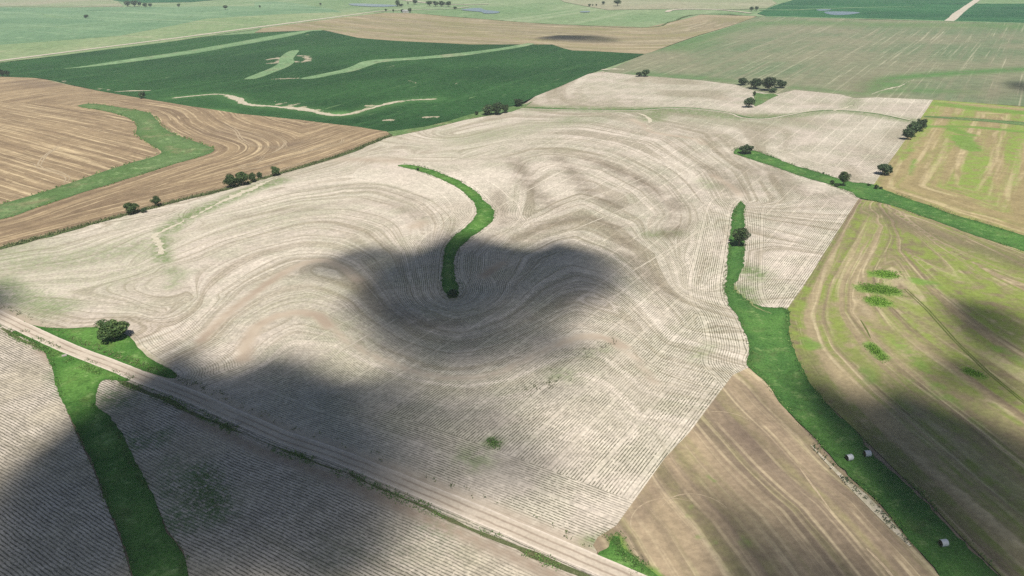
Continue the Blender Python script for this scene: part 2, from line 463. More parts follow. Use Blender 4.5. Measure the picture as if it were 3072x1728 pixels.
GR_U = [(1842,382),(1863,372),(1932,390),(1982,410),(2044,430),(2094,445),(2144,459),(2194,462),(2232,480),(2282,499),(2332,515),(2382,535),(2457,557),(2532,582),(2600,602)]
GR_L = [(2600,642),(2576,633),(2507,610),(2432,585),(2357,557),(2307,540),(2257,522),(2194,505),(2158,498),(2132,482),(2082,465),(2032,450),(1982,432),(1932,415),(1888,400),(1850,387)]
WL = [(196,267),(225,261),(290,269),(357,280),(380,287),(400,305),(405,315),(450,342),(510,362),(537,375),(525,387),(425,417),(300,457),(207,485),(100,520),(25,546),(-30,556),(-30,524),(0,515),(130,477),(250,435),(335,408),(390,392),(402,381),(375,362),(342,337),(345,325),(340,307),(312,292),(250,277)]
CORNER = [(60,808),(82,818),(120,824),(175,826),(250,824),(325,844),(350,874),(375,897),(408,917),(432,930),(448,944),(442,952),(415,950),(325,921),(225,881),(150,849)]
STRIP_SW = [(40,832),(75,855),(107,880),(130,919),(140,962),(160,1012),(190,1087),(235,1182),(275,1287),(307,1369),(330,1449),(350,1510),(495,1510),(475,1449),(462,1387),(420,1332),(405,1294),(375,1227),(327,1149),(300,1087),(270,1047),(240,1024),(243,975),(262,955),(330,955),(300,938),(190,892),(100,852)]
MAIN = [(-60,645),(0,628),(150,587),(300,546),(440,508),(565,478),(700,440),(850,395),(960,350),(984,342),(1069,325),(1169,300),(1288,279),(1318,262),(1350,240),(1413,215),(1475,187),(1518,179),(1588,186),(1663,192),(1763,200),(1850,211),(1905,228),(1950,236),(2000,224),(2117,236),(2150,246),(2207,244),(2348,250),(2320,292),(2270,362),(2234,413),(2200,462),(2180,480),(2158,503),(2019,724),(1990,778),(1900,800),(1890,900),(1882,926),(1843,944),(1735,1087),(1673,1152),(1550,1322),(1515,1356),(1500,1395),(1420,1370),(1280,1310),(1000,1195),(700,1085),(500,1000),(300,915),(100,830),(0,783),(-60,755)]
ROAD = [(-60,768),(0,796),(100,844),(190,884),(295,924),(375,957),(475,995),(575,1040),(644,1070),(704,1097),(869,1155),(1019,1216),(1169,1279),(1288,1329),(1413,1383),(1538,1437),(1640,1482)]
LINE_A = [(-60,642),(0,625),(150,585),(300,545),(440,508),(565,477),(700,438),(850,393),(960,350),(984,341)]
T1 = [(505,858),(560,800),(630,745),(700,695),(760,664),(810,655),(860,672),(900,705),(960,745),(1030,790),(1120,815),(1180,805)]
T2 = [(612,905),(625,855),(655,815),(705,793),(760,787),(800,795),(830,820),(890,868),(960,905),(1050,937),(1130,952),(1200,950),(1260,935),(1330,900),(1400,868),(1460,848),(1520,850),(1570,875),(1610,915),(1650,965)]
ARC1 = [(1230,640),(1310,595),(1380,560),(1440,548),(1500,553),(1550,575),(1600,625),(1650,690),(1700,745)]
ARC2 = [(1250,560),(1265,470),(1290,400),(1340,375),(1420,375),(1500,395),(1580,430),(1650,470),(1695,520),(1705,560),(1690,590)]
ARC3 = [(700,470),(800,450),(950,440),(1060,470),(1120,510),(1130,540),(1080,580),(1000,620)]
ARC4 = [(500,540),(650,500),(800,478),(900,475),(980,490),(1030,520),(1060,550)]
ARC5 = [(1330,300),(1450,320),(1560,345),(1680,370),(1780,420),(1850,480)]
ARC6 = [(0,715),(150,740),(300,760),(420,700),(460,640)]
N0, N1 = flat([(1550,1322)])[0], flat([(2348,250)])[0]
dN = (N1-N0)/np.linalg.norm(N1-N0); dE = np.array([dN[1], -dN[0]])      # field directions of the section grid
along = lambda P: P @ dN
across = lambda P: P @ dE

# ------------------------------------------------------------------ materials
MAIN_M = mat_main(); SOUTH_M = mat_south()
WHEAT = mat_wheat("wheat_stubble", C(138,118,94), C(172,150,118), C(222,200,160), 6.0)
WHEAT_FAR = mat_wheat("far_wheat_stubble", C(150,140,112), C(172,156,126), C(194,180,150), 26.0, C(136,136,84), 0.6)
TRI = mat_wheat("grazed_stubble", C(142,126,106), C(182,162,132), C(214,196,160), 4.5, C(136,136,84), 0.45)
LIME1 = mat_wheat("striped_regrowth", C(162,146,106), C(174,158,114), C(208,190,148), 13.0, C(138,160,76), 0.97, glo=.395)
LIME2 = mat_wheat("streaky_regrowth", C(138,122,98), C(178,162,126), C(222,206,166), 9.0, C(136,150,74), 0.95, glo=.39)
OLIVE = mat_olive(); SOY = mat_soy(); ROAD_M = mat_road()
GRASS = mat_grass("lush_grass", C(80,126,56), C(104,148,70), C(150,180,110))
GRASS_D = mat_grass("deep_grass", C(76,118,58), C(96,140,68), C(136,164,98))
GRASS_P = mat_grass("pale_grass", C(112,138,88), C(98,128,74), C(150,172,118), 0.5)
GRASS_FAR = mat_grass("strip_grass", C(122,154,108), C(134,164,118), C(158,182,138), 0.2)
LIME_G = mat_grass("lime_weeds", C(112,172,44), C(92,150,40), C(140,190,60))
PAST = mat_pasture("pasture", C(122,150,104), C(144,162,120), C(170,180,144))
PAST2 = mat_pasture("green_crop", C(108,142,104), C(126,156,116), C(158,180,140))
PAST3 = mat_pasture("young_crop", C(132,156,108), C(152,166,122), C(184,180,148))
PASTT = mat_pasture("dry_pasture", C(150,160,122), C(166,162,134), C(180,178,150))
DKG = mat_pasture("dark_crop", C(44,92,60), C(54,108,66), C(80,130,84), 1.5)
PALE = mat_simple("pale_track", C(214,204,186), C(196,186,164), 0.2)
SAND = mat_simple("washed_sand", C(218,206,184), C(184,176,148), 0.5)
WASHM = mat_simple("dry_wash", C(222,212,190), C(198,190,164), .8)
BRUSH = mat_grass("field_edge_grass", C(86,104,62), C(104,122,78), C(136,142,104))
WATER = Mat("pond_water", 0.12, 0.5); WATER.b.inputs["Base Color"].default_value = (0.10, 0.13, 0.16, 1); WATER = WATER.m

# ------------------------------------------------------------------ the ground to the horizon
def base_ground():
    xs = np.r_[-14000, -8000, -5000, -3500, -2500, np.arange(-2000, 1800, 25), 2500, 3500, 5000, 8000, 14000]
    ys = np.r_[-6000, -2500, -800, -200, np.arange(0, 3200, 25), 3800, 4600, 6000, 9000, 16000]
    gx, gy = np.meshgrid(xs, ys); P = np.stack([gx.ravel(), gy.ravel()], 1)
    nx = len(xs); i = np.arange(len(ys)-1)[:, None]*nx + np.arange(nx-1)[None]
    Fc = np.stack([i, i+1, i+nx+1, i+nx], -1).reshape(-1, 4).astype(np.int32)
    o = mesh_obj("ground", np.c_[P, height(P, False)-0.5-1.3*(P[:,1] < 700)], Fc, PAST, smooth=True); set_attr(o, "u", across(P))
    tag(o, "pale green pasture reaching to the horizon", kind="structure")
base_ground()
uA = {"u": across}
def poly(p, step=8.0, smooth=False): return (catmull if smooth else densify)(G(p), True, step)

# ------------------------------------------------------------------ far fields
sheet("crop_field", poly([(-80,168),(0,157),(480,97),(969,31),(860,30),(700,36),(520,47),(300,90),(-80,118)], 14), 22, 0.00, PAST3, {"u": along}, "yellow-green young crop above the far gravel road")
sheet("crop_field", poly([(-80,118),(300,90),(520,47),(700,36),(860,30),(830,22),(700,16),(400,17),(310,18),(-80,19)], 20), 26, 0.03, PAST2, {"u": along}, "blue-green crop with pale terrace lines, far corner")
sheet("crop_field", poly([(-80,17),(310,16),(290,-4),(-80,-8)], 25), 40, 0.00, PASTT, {"u": along}, "dry pale pasture at the top edge")
sheet("crop_field", poly([(285,1),(330,7),(480,5),(560,-2),(540,-10),(285,-10)], 25), 40, 0.03, DKG, {"u": along}, "dark crop behind the far windbreak")
sheet("crop_field", poly([(640,22),(700,24),(860,32),(840,24),(760,10),(690,4),(640,6)], 20), 30, 0.06, PAST2, {"u": along}, "green crop beside the far pond")
sheet("pasture_field", poly([(1400,-6),(1932,-6),(1955,8),(1930,20),(1860,24),(1700,22),(1530,25),(1490,18),(1420,5)], 20), 30, 0.0, PASTT, {"u": along}, "dry tan pasture beyond the far ponds")
sheet("dark_field", poly([(1905,34),(1930,22),(1960,10),(1995,0),(2000,-10),(2466,-10),(2440,6),(2416,28),(2388,52),(2100,46),(1932,41)], 12), 24, 0.04, DKG, {"u": along}, "dark green crop round the two small ponds")
sheet("dark_field", poly([(2398,53),(2426,28),(2452,9),(2576,9),(2660,9),(2660,60),(2576,57)], 12), 24, 0.04, DKG, {"u": along}, "dark green crop beside the far farm track")
sheet("wheat_field", poly([(640,82),(660,71),(860,44),(969,32),(1044,34),(1164,44),(1288,54),(1440,63),(1625,69),(1763,37),(1905,41),(1760,88),(1645,129),(1622,136),(1500,129),(1440,127),(1412,120),(1390,112),(1180,112),(1000,103),(900,95),(850,84),(815,76),(766,77)], 10), 14, 0.08, WHEAT_FAR,
      {"u": lambda P: seg_dist(P, densify(G([(969,32),(1288,54),(1625,69),(1763,37),(1905,41)]), False, 20)), "green": paint([([(1040,62),(1060,82),(1110,92),(1200,92),(1280,98)], 14, .35), ([(800,72),(900,80)], 14, .5)]), "dark": zero}, "tan harvested wheat field beyond the soybeans")
sheet("thin_crop_field", poly([(1518,181),(1622,136),(1645,129),(1905,42),(2100,46),(2390,54),(2576,59),(2680,61),(2680,276),(2576,267),(2348,251),(2207,245),(2150,247),(2117,238),(2000,226),(1950,238),(1905,230),(1850,213),(1763,202),(1663,194),(1588,188)], 8), 9, 0.02, OLIVE,
      {"u": across, "green": paint([([(2195,225),(2210,205),(2260,196),(2350,188),(2470,180),(2620,172)], 11, 1.0), ([(2200,215),(2240,212)], 14, 1.0), ([(2150,235),(2300,228),(2450,232)], 9, .7), ([(1700,120),(1900,60),(2300,62),(2560,66)], 30, .6), ([(1600,185),(1760,196),(1850,205)], 9, .6), ([(2000,220),(2120,232)], 8, .6)]), "dark": paint([([(2576,220),(2480,235)], 22, .8), ([(2180,200),(2160,225)], 14, .7)])}, "sparse olive-green drilled field crossed by fine drill lines")

SOY_P = [(-80,172),(0,159),(270,124),(540,90),(766,77),(790,78),(820,73),(850,83),(900,94),(1000,102),(1100,107),(1180,111),(1300,109),(1388,109),(1411,118),(1440,126),(1500,129),(1622,136),(1480,186),(1413,216),(1345,243),(1305,262),(1216,285),(1169,292),(1129,305),(1069,318),(984,332),(974,331),(900,319),(750,301),(600,286),(470,266),(400,254),(350,246),(250,229),(190,216),(130,201),(90,196),(0,193),(-80,193)]
WASH = [(432,247),(500,240),(555,238),(590,248),(625,263),(700,269),(760,274),(815,285),(850,290),(880,287),(930,274),(990,259),(1040,252),(1095,250)]
soy = sheet("soybean_field", poly(SOY_P, 8), 7, 0.05, SOY,
      {"u": across, "v": along, "bare": paint([(WASH, 2.2, .9), ([(690,260),(740,266),(815,280)], 2.0, .85), ([(640,252),(700,256),(760,262)], 1.6, .5), ([(915,268),(935,266)], 3.0, .9), ([(858,307),(920,306)], 1.6, .8), ([(950,304),(1100,293)], 1.6, .85), ([(675,150),(700,145),(698,158),(675,160)], 4.5, .8), ([(750,140),(770,142),(768,156),(745,155)], 4.5, .8), ([(765,128),(780,127)], 2.5, .8), ([(692,199),(755,197)], 3.0, .7), ([(960,174),(990,166)], 1.8, .50), ([(1020,200),(1052,212)], 1.8, .50), ([(945,188),(955,180)], 1.8, .50), ([(1135,213),(1182,204)], 1.8, .50), ([(1125,170),(1170,175)], 1.8, .50), ([(155,204),(175,210)], 3.0, .7), ([(222,221),(270,226)], 2.0, .7), ([(290,231),(375,228)], 2.5, .8), ([(362,194),(460,195)], 1.8, .5), ([(570,152),(585,145)], 2.0, .4), ([(765,88),(780,86)], 2.5, .7), ([(1450,146),(1462,145)], 1.8, .50)]),
       "green": paint([(WASH, 9, .25), ([(845,285),(870,286)], 7, .6), ([(500,278),(560,281)], 8, .5)])}, "dark green soybean field with a pale sandy wash")

ribbon("sandy_wash", WASH, [2,4,4,6.5,6,5,5.5,7.5,4.5,5,4.5,3.4,2.8,2], 0.14, SAND, "winding pale sandy wash through the soybeans", wob=.75, step=2)
ribbon("sandy_wash", [(288,231),(330,229),(376,228.5)], [2,4,2], 0.14, SAND, "short pale wash at the soybean field edge", wob=.4)
# grass terraces in the soybeans and far strips
ribbon("grass_strip", [(160,173),(205,169),(340,151),(480,131),(560,117),(640,103),(720,88),(775,78),(810,76)], [3,20,27,30,28,30,34,26,10], 0.16, GRASS_FAR, "straight pale grass terrace near the far road", wob=.25)
sheet("grass_strip", poly([(614,200),(645,186),(680,172),(700,160),(703,148),(715,136),(735,127),(751,126),(746,136),(738,148),(741,156),(725,168),(690,182),(640,199)], 5, True), 9, 0.16, GRASS_FAR, {"edge": zero}, "short hooked pale grass strip among the soybeans")
sheet("grass_strip", poly([(755,199),(790,190),(850,178),(885,167),(910,156),(940,151),(1000,147),(1080,141),(1150,134),(1230,125),(1290,116),(1330,109),(1345,110),(1310,119),(1260,127),(1150,142),(1050,150),(960,157),(930,166),(890,179),(840,188),(790,198)], 6, True), 9, 0.16, GRASS_FAR, {"edge": zero}, "long curving pale grass strip through the soybeans")
for p, w, lab in (([(0,38),(60,36),(100,34),(120,39),(145,43),(215,45)], [3,5,9,14,10,3], "pale terrace line ending at the lone far tree"),
                  ([(0,72),(90,69),(170,66),(290,57),(400,50),(460,47),(480,40)], [4,6,9,6,6,5,5], "middle pale terrace line of the far green crop"),
                  ([(0,108),(140,100),(270,92),(350,88)], [6,6,5,3], "lower pale terrace line of the far green crop"),
                  ([(0,17),(150,15),(310,14)], [6,7,5], "pale field edge below the dry pasture")):
    ribbon("grass_strip", p, w, 0.10, GRASS_FAR, lab, step=12)
ribbon("grass_strip", [(1910,25),(2010,25),(2040,23),(2100,21),(2200,18),(2300,17)], [8,8,6,7,7,4], 0.14, GRASS_FAR, "pale strip above the two small ponds", step=12)
ribbon("grass_strip", [(1905,41),(2000,43),(2170,47),(2390,53),(2660,61)], [9,9,10,9,8], 0.14, GRASS_FAR, "pale grass headland along the olive field", step=10)
ribbon("farm_track", [(1678,30),(1690,25),(1720,23),(1800,24),(1850,28),(1890,33)], [8,10,8,6,6,5], 0.12, PALE, "pale farm track below the dry pasture", step=8)
# grass by the soybean corner
sheet("grass_patch", poly([(974,332),(1069,319),(1129,305),(1169,292),(1216,280),(1300,266),(1325,262),(1345,252),(1322,268),(1288,281),(1169,302),(1069,327),(990,343)], 5), 5, 0.12, GRASS_P, {"edge": zero}, "green grass wedge below the soybean corner")
sheet("grass_patch", poly([(1893,232),(1920,236),(1945,236),(1958,240),(1935,250),(1915,262),(1900,268),(1893,262),(1898,250)], 3), 4, 0.12, GRASS_P, {"edge": zero}, "small green patch below the tree group")

ribbon("field_edge", [(1050,34),(1164,44),(1288,54),(1440,63),(1625,69),(1690,54),(1763,36),(1905,41)], [3,4,3,4,5,4,4,3], 0.17, BRUSH, "dark grassy edge between far wheat and pasture", wob=.5, step=6)
ribbon("erosion_gully", [(2192,238),(2215,229),(2240,222),(2265,216),(2280,208),(2300,200)], [.4,.6,.8,.8,.6,.4], 0.10, WASHM, "pale gully in the green patch of the olive field", wob=.8, step=2)
ribbon("erosion_gully", [(1516,176),(1540,174),(1570,175)], [2,4,2], 0.10, WASHM, "pale wash at the soybean and olive field corner", wob=.8, step=2)
# ------------------------------------------------------------------ far roads and ponds
ribbon("gravel_road", [(-80,163),(0,153),(270,118),(540,83),(700,62),(860,41),(969,27),(1060,24),(1130,22),(1180,17)], [9,9,9,9,10,10,10,8,6,6], 0.30, PALE, "pale gravel road across the far fields", step=8)
ribbon("gravel_road", [(1000,-3),(1040,3),(1075,7),(1130,11),(1180,11),(1230,10)], [9], 0.30, PALE, "white gravel lane behind the far windbreak", step=10)
ribbon("gravel_road", [(1180,17),(1130,19),(1150,19),(1180,15),(1195,11)], [6], 0.33, PALE, "lane joining the two far roads", step=10) if False else None
ribbon("farm_track", [(2387,53),(2396,47),(2410,34),(2426,22),(2436,15),(2452,4),(2475,-15)], [11,12,10,10,9,8], 0.30, PALE, "pale dirt track between the dark far fields", step=8, wob=.1)
for p, lab in (([(886,9),(930,10),(1000,14),(965,17),(905,15),(880,12)], "long narrow blue pond near the far windbreak"),
               ([(1160,24),(1185,21),(1205,20),(1220,25),(1255,29),(1250,33),(1222,34),(1210,30),(1175,27)], "angular blue pond in the far pasture"),
               ([(2075,30),(2110,29),(2160,31),(2150,35),(2115,38),(2090,37)], "larger pond in the dark crop"),
               ([(2057,24),(2088,23.5),(2086,26),(2062,27)], "small upper pond in the dark crop"),
               ([(1461,28.5),(1480,28),(1482,30.5),(1463,31)], "tiny pond below the dry pasture")):
    sheet("pond", poly(p, 6, True), 14, 0.2, WATER, None, lab)

# bare soil under the near fields, showing in the margins between crop and grass
sheet("bare_soil", poly([(-150,650),(300,555),(900,385),(1300,300),(1800,250),(2348,256),(2680,290),(2680,1560),(-160,1560)], 10), 7.0, -0.22, mat_simple("bare_soil", C(168,150,130), C(140,124,106), 0.5), None, "brown bare soil in the margins between fields and grass")
# ------------------------------------------------------------------ wheat field on the left
WHEAT_L = [(-80,193),(0,193),(60,193),(110,199),(170,213),(250,229),(300,237),(350,246),(400,254),(470,266),(600,286),(750,301),(900,319),(974,331),(984,341),(960,350),(850,392),(700,437),(565,476),(440,507),(300,544),(150,584),(0,624),(-80,645)]
wl_out = catmull(G(WL), True, 2.0); la = densify(G(LINE_A), False, 10)
sheet("wheat_field", poly(WHEAT_L, 6), 4.0, 0.02, WHEAT, {"u": lambda P: np.minimum(seg_dist(P, wl_out, True), seg_dist(P, la)), "green": zero, "dark": paint([([(60,205),(120,215)], 14, .6), ([(560,330),(640,345)], 16, .5), ([(700,370),(760,360)], 9, .5)])}, "tan harvested wheat field beside the hedgerow")
F6A = [(-80,245),(0,255),(120,262),(197,268),(250,277),(312,292),(340,307),(345,325),(342,337),(375,362),(402,381),(390,392),(335,408),(250,435),(130,477),(0,515),(-80,535)]
w0, w1 = flat([(0,300)])[0], flat([(330,372)])[0]; dw = (w1-w0)/np.linalg.norm(w1-w0); nw = np.array([-dw[1], dw[0]])
sheet("wheat_field", poly(F6A, 5, False), 4.0, 0.07, WHEAT, {"u": lambda P: P @ nw*1.0, "green": zero, "dark": zero}, "straight-swathed wheat stubble inside the bend of the grass strip")
sheet("grass_waterway", wobble(wl_out, .35, 2), 3.0, 0.12, GRASS_P, None, "hooked grass waterway in the tan wheat field", edge=True, edge_w=3.2)

# ------------------------------------------------------------------ the contour-planted main field
road_c = catmull(G(ROAD), False, 3.0)
s_out = catmull(G(S_OUT), True, 1.2); gb_l = catmull(G(GB_L), False, 1.5); gb_r = catmull(G(GB_R), False, 1.5); gb = np.r_[gb_l, gb_r]
gr = np.r_[catmull(G(GR_U), False, 2.0), catmull(G(GR_L), False, 2.0)]; corner = catmull(G(CORNER), True, 1.5); sw = catmull(G(STRIP_SW), True, 1.2)
FAMILY = [(0, S_OUT+S_OUT[:1]),
 (0, [(500,520),(700,465),(900,435),(1020,430),(1100,455),(1160,490),(1190,530),(1170,565),(1120,615),(1110,700)]),
 (0, [(1168,700),(1160,640),(1200,595),(1248,552),(1250,525),(1225,495),(1180,462),(1110,430),(1030,405),(950,395)]),
 (20, [(420,600),(560,560),(750,510),(900,500),(1000,520),(1060,560),(1075,620),(1065,690),(1080,750),(1139,785),(1210,760),(1230,700),(1240,640),(1300,590),(1380,560),(1450,548),(1540,570),(1610,640),(1690,740),(1740,820)]),
 (38, [(400,720),(480,680),(600,620),(760,580),(880,590),(960,640),(1000,700),(1040,770),(1139,825),(1250,800),(1320,730),(1390,660),(1460,640),(1540,680),(1610,760),(1690,860)]),
 (58, [(505,858),(560,800),(630,745),(700,695),(760,664),(810,655),(860,672),(900,705),(960,780),(1030,850),(1139,885),(1250,865),(1350,800),(1420,745),(1480,735),(1540,760),(1600,820),(1670,900)]),
 (80, T2), (100, [(690,980),(760,900),(830,890),(900,930),(1000,985),(1150,1015),(1300,990),(1420,930),(1490,920),(1560,970),(1620,1050)]),
 (122, [(800,1020),(900,1030),(1150,1090),(1350,1060),(1480,1020),(1560,1080)]),
 (0, ARC2), (10, [(1325,530),(1335,460),(1390,425),(1480,432),(1580,480),(1635,535)]),
 (-15, [(1060,380),(1180,360),(1300,335),(1450,330),(1620,360),(1740,430),(1790,520),(1785,620),(1750,720)]), (-35, [(1150,330),(1300,300),(1500,300),(1700,345),(1820,430),(1860,500)]),
 (-15, [(0,640),(200,600),(400,545),(600,480),(800,415),(960,365)]), (12, [(0,700),(150,680),(300,640),(400,590)]), (30, [(0,740),(150,745),(300,760),(400,790)]), (45, [(0,770),(200,815),(330,800),(420,830)])]
_fam = [(v, densify(flat(c), False, 3.0)) for v, c in FAMILY]
def contour(P):
    D = np.stack([seg_dist(P, c) for _, c in _fam], 1) + .3; L = np.array([v for v, _ in _fam], float)
    o = np.argsort(D, 1)[:, :4]; d = np.take_along_axis(D, o, 1); l = L[o]
    w = (d[:, 3:4] - d[:, :3])/(d[:, 3:4]*d[:, :3]) + 1e-9
    return (w*l[:, :3]).sum(1)/w.sum(1)
t1c, t2c = catmull(G(T1[:8]), False, 1.5), catmull(G(T2), False, 1.5)
def bare_main(P):
    a1 = seg_dist(P, t1c); a2 = seg_dist(P, t2c); a3 = seg_dist(P, catmull(G(T2[:7]), False, 1.5)); a4 = seg_dist(P, catmull(G([(1218,695),(1232,680),(1262,662)]), False, 1.5)); a5 = seg_dist(P, catmull(G(T2[14:18]), False, 1.5))
    g = lambda d, w: 1/(1+np.exp((d-w)*3.5))
    r = np.maximum.reduce([g(a1, 1.8), g(a2, 0.9)*0.7, g(a3, 2.1), g(a4, 2.2), g(a5, 1.5), g(seg_dist(P, road_c), 4.6)*0.7])
    return np.maximum(r, np.minimum(1, paint([([(1045,570),(1060,560)], 3.5, .8), ([(855,400),(1000,405)], 5, .7), ([(1590,300),(1625,318),(1640,332),(1750,350),(1768,362)], 2.2, .8), ([(1862,492),(1840,470),(1790,440)], 1.6, .7)])(P)))
green_main = paint([([(700,455),(620,482),(540,516),(460,552),(420,580)], 7, .9), ([(405,600),(405,630),(412,655)], 5, .9), ([(430,680),(450,690),(430,720)], 5, .6), ([(0,710),(60,745),(140,775)], 10, .7), ([(0,640),(100,660),(250,640),(350,620)], 22, .55), ([(150,700),(300,690)], 25, .4), ([(600,560),(760,520)], 25, .35), ([(1180,350),(1330,320),(1500,300)], 22, .45), ([(1318,270),(1500,275),(1700,277),(1850,295)], 13, .85), ([(1900,292),(2000,290),(2110,280),(2290,303)], 9, .8), ([(1640,300),(1650,285)], 12, .8), ([(1750,300),(2000,310)], 20, .4), ([(1440,300),(1420,306)], 12, .6), ([(1880,680),(1900,690)], 7, .9), ([(1860,730),(1880,760)], 6, .9), ([(1640,590),(1690,585)], 6, .7), ([(1800,160),(1700,250)], 30, .2), ([(1395,940),(1420,945)], 5, .6), ([(1240,1115)], 3, 1.0), ([(1180,1150),(1200,1160)], 5, .7), ([(1520,880),(1470,890)], 4, .5), ([(1750,900),(1785,870)], 4, .5), ([(1770,455),(1790,470)], 7, .5), ([(860,820),(900,860)], 16, .35), ([(700,770),(820,740)], 18, .3), ([(1475,1370),(1500,1365)], 3, 1.0), ([(2130,270),(2150,250)], 8, .6), ([(1960,262),(2150,255)], 10, .2)])
dark_main = paint([([(1290,400),(1320,440),(1350,490),(1400,520)], 5, .8), ([(1400,395),(1440,430),(1480,480),(1560,520)], 5, .8), ([(1480,400),(1600,450),(1690,510),(1705,560),(1680,590)], 5, .9), ([(1300,600),(1400,560),(1480,548),(1550,570)], 4, .7), ([(1560,600),(1620,680),(1690,740)], 4, .8), ([(1250,480),(1265,560)], 4, .6), ([(700,480),(900,470),(1050,500)], 5, .4), ([(600,545),(800,520),(950,505),(1060,545)], 4, .5), ([(1900,420),(2000,470),(2100,500)], 9, .5), ([(1780,420),(1860,480)], 6, .6), ([(2160,500),(2120,520)], 5, .4), ([(900,700),(960,760),(1050,810),(1140,822)], 4, .7)])
rowk = lambda P: 0.42 + 0.58/(1+np.exp(-(P[:, 0] + 60 - 0.25*(P[:, 1]-250))/22.0))
main = sheet("planted_field", poly(MAIN, 4), 2.3, 0.0, MAIN_M,
      {"r0": across, "dS": lambda P: seg_dist(P, s_out, True), "dW": lambda P: np.minimum(seg_dist(P, gb_l), seg_dist(P, gr, True)), "dRd": lambda P: np.minimum(seg_dist(P, road_c)-1.5, seg_dist(P, corner, True)),
       "cb": contour, "bare": bare_main, "green": green_main, "dark": dark_main, "rowk": rowk}, "pale contour-planted residue field with swirling crop rows")

# green track line across the top of the field
ribbon("grass_track", [(1300,268),(1340,271),(1500,276),(1600,276),(1700,271),(1760,274),(1830,283),(1860,292),(1900,298),(1935,297),(1980,290),(2040,280),(2100,277),(2200,285),(2290,303)], [3,4,4,4,4,4,4,3.5,3,3,3,3,3,3,2], 0.07, GRASS_P, "grassy track across the upper pale field", wob=.3)
ribbon("wheel_track", [(1310,274),(1500,277.5),(1600,278),(1700,272.5),(1760,275.5),(1835,285),(1865,296),(1905,299.5),(1940,297.5),(1985,289),(2040,279),(2100,276),(2200,284),(2290,302)], [1.6], 0.10, PALE, "thin pale wheel track along the grassy track")
ribbon("erosion_gully", [(1600,283),(1625,292),(1635,305),(1625,316),(1632,326),(1660,333),(1720,341),(1760,352),(1772,362)], [.8,1.2,1.5,1.7,1.5,1.2,1,1,.6], 0.07, WASHM, "pale winding erosion gully below the grassy track", wob=.7, step=1.5)
ribbon("erosion_gully", [(2096,278),(2125,270),(2150,262),(2152,250),(2140,245)], [1.2,1.8,2,2,1.4], 0.08, WASHM, "pale gully running up to the olive field", wob=.7, step=1.5)
ribbon("erosion_gully", [(700,448),(640,470),(560,505),(480,545),(430,572),(400,590),(398,605),(404,625),(410,640)], [.9,2.0,2.6,1.8,1.6,2.0,2.6,2.4,1.4], 0.06, WASHM, "dry pale gully by the hedgerow", wob=.8, step=1.5)

# ------------------------------------------------------------------ right-hand fields
FR1 = [(2348,250),(2576,268),(2680,277),(2680,640),(2600,606),(2532,586),(2457,562),(2382,540),(2332,520),(2282,504),(2232,486),(2194,470),(2200,462),(2234,413),(2270,362),(2320,292)]
fr1 = poly(FR1, 5)
sheet("striped_field", fr1, 3.5, 0.01, LIME1, {"u": lambda P: seg_dist(P, fr1, True), "green": paint([([(2370,262),(2450,272),(2600,285)], 9, .85), ([(2330,318),(2450,320),(2600,335)], 5, .8), ([(2420,345),(2430,362),(2445,375)], 7, 1.0), ([(2395,325),(2440,340)], 5, .9), ([(2300,400),(2290,440)], 3, .6), ([(2340,330),(2290,380)], 6, .4)]), "dark": paint([([(2330,296),(2450,300),(2620,312)], 6, .4)])}, "tan field striped with lime regrowth, upper right")
ribbon("grass_strip", [(2325,293),(2400,297),(2480,303),(2560,310),(2660,320)], [4,7,8,10,10], 0.06, GRASS_P, "brushy green strip across the lime striped field", wob=.25)
FR2 = [(2158,503),(2194,505),(2257,520),(2357,553),(2432,581),(2507,606),(2576,629),(2680,668),(2680,1560),(2560,1560),(2519,1449),(2417,1349),(2332,1257),(2252,1182),(2158,1087),(2072,1007),(2037,964),(2014,924),(1992,864),(1983,829),(1980,778),(2019,724)]
fr2 = poly(FR2, 3); fr2_g = densify(G([(2430,590),(2257,528),(2158,503),(2019,724),(1983,800),(1992,864),(2037,964),(2158,1087),(2332,1257),(2519,1449)]), False, 4)
FR2_L = [[(2158,503),(2019,724),(1983,800),(1992,864),(2037,964),(2158,1087),(2332,1257),(2519,1449),(2640,1560)],
 [(2180,545),(2060,720),(2035,810),(2055,885),(2150,985),(2330,1150),(2600,1400)], [(2205,575),(2105,720),(2085,800),(2120,870),(2250,985),(2420,1120),(2680,1340)],
 [(2230,600),(2150,715),(2150,790),(2230,865),(2400,1000),(2680,1210)], [(2255,605),(2205,690),(2225,745),(2340,830),(2500,930),(2680,1050)],
 [(2260,575),(2280,640),(2380,715),(2520,800),(2680,890)], [(2255,545),(2360,620),(2500,695),(2680,770)], [(2258,524),(2430,586),(2680,672)]]
weeds_r = [([(2205,690),(2225,692),(2245,690)], 2.6), ([(2180,726),(2210,728),(2235,730)], 3.6), ([(2195,757),(2220,760)], 3.2)]
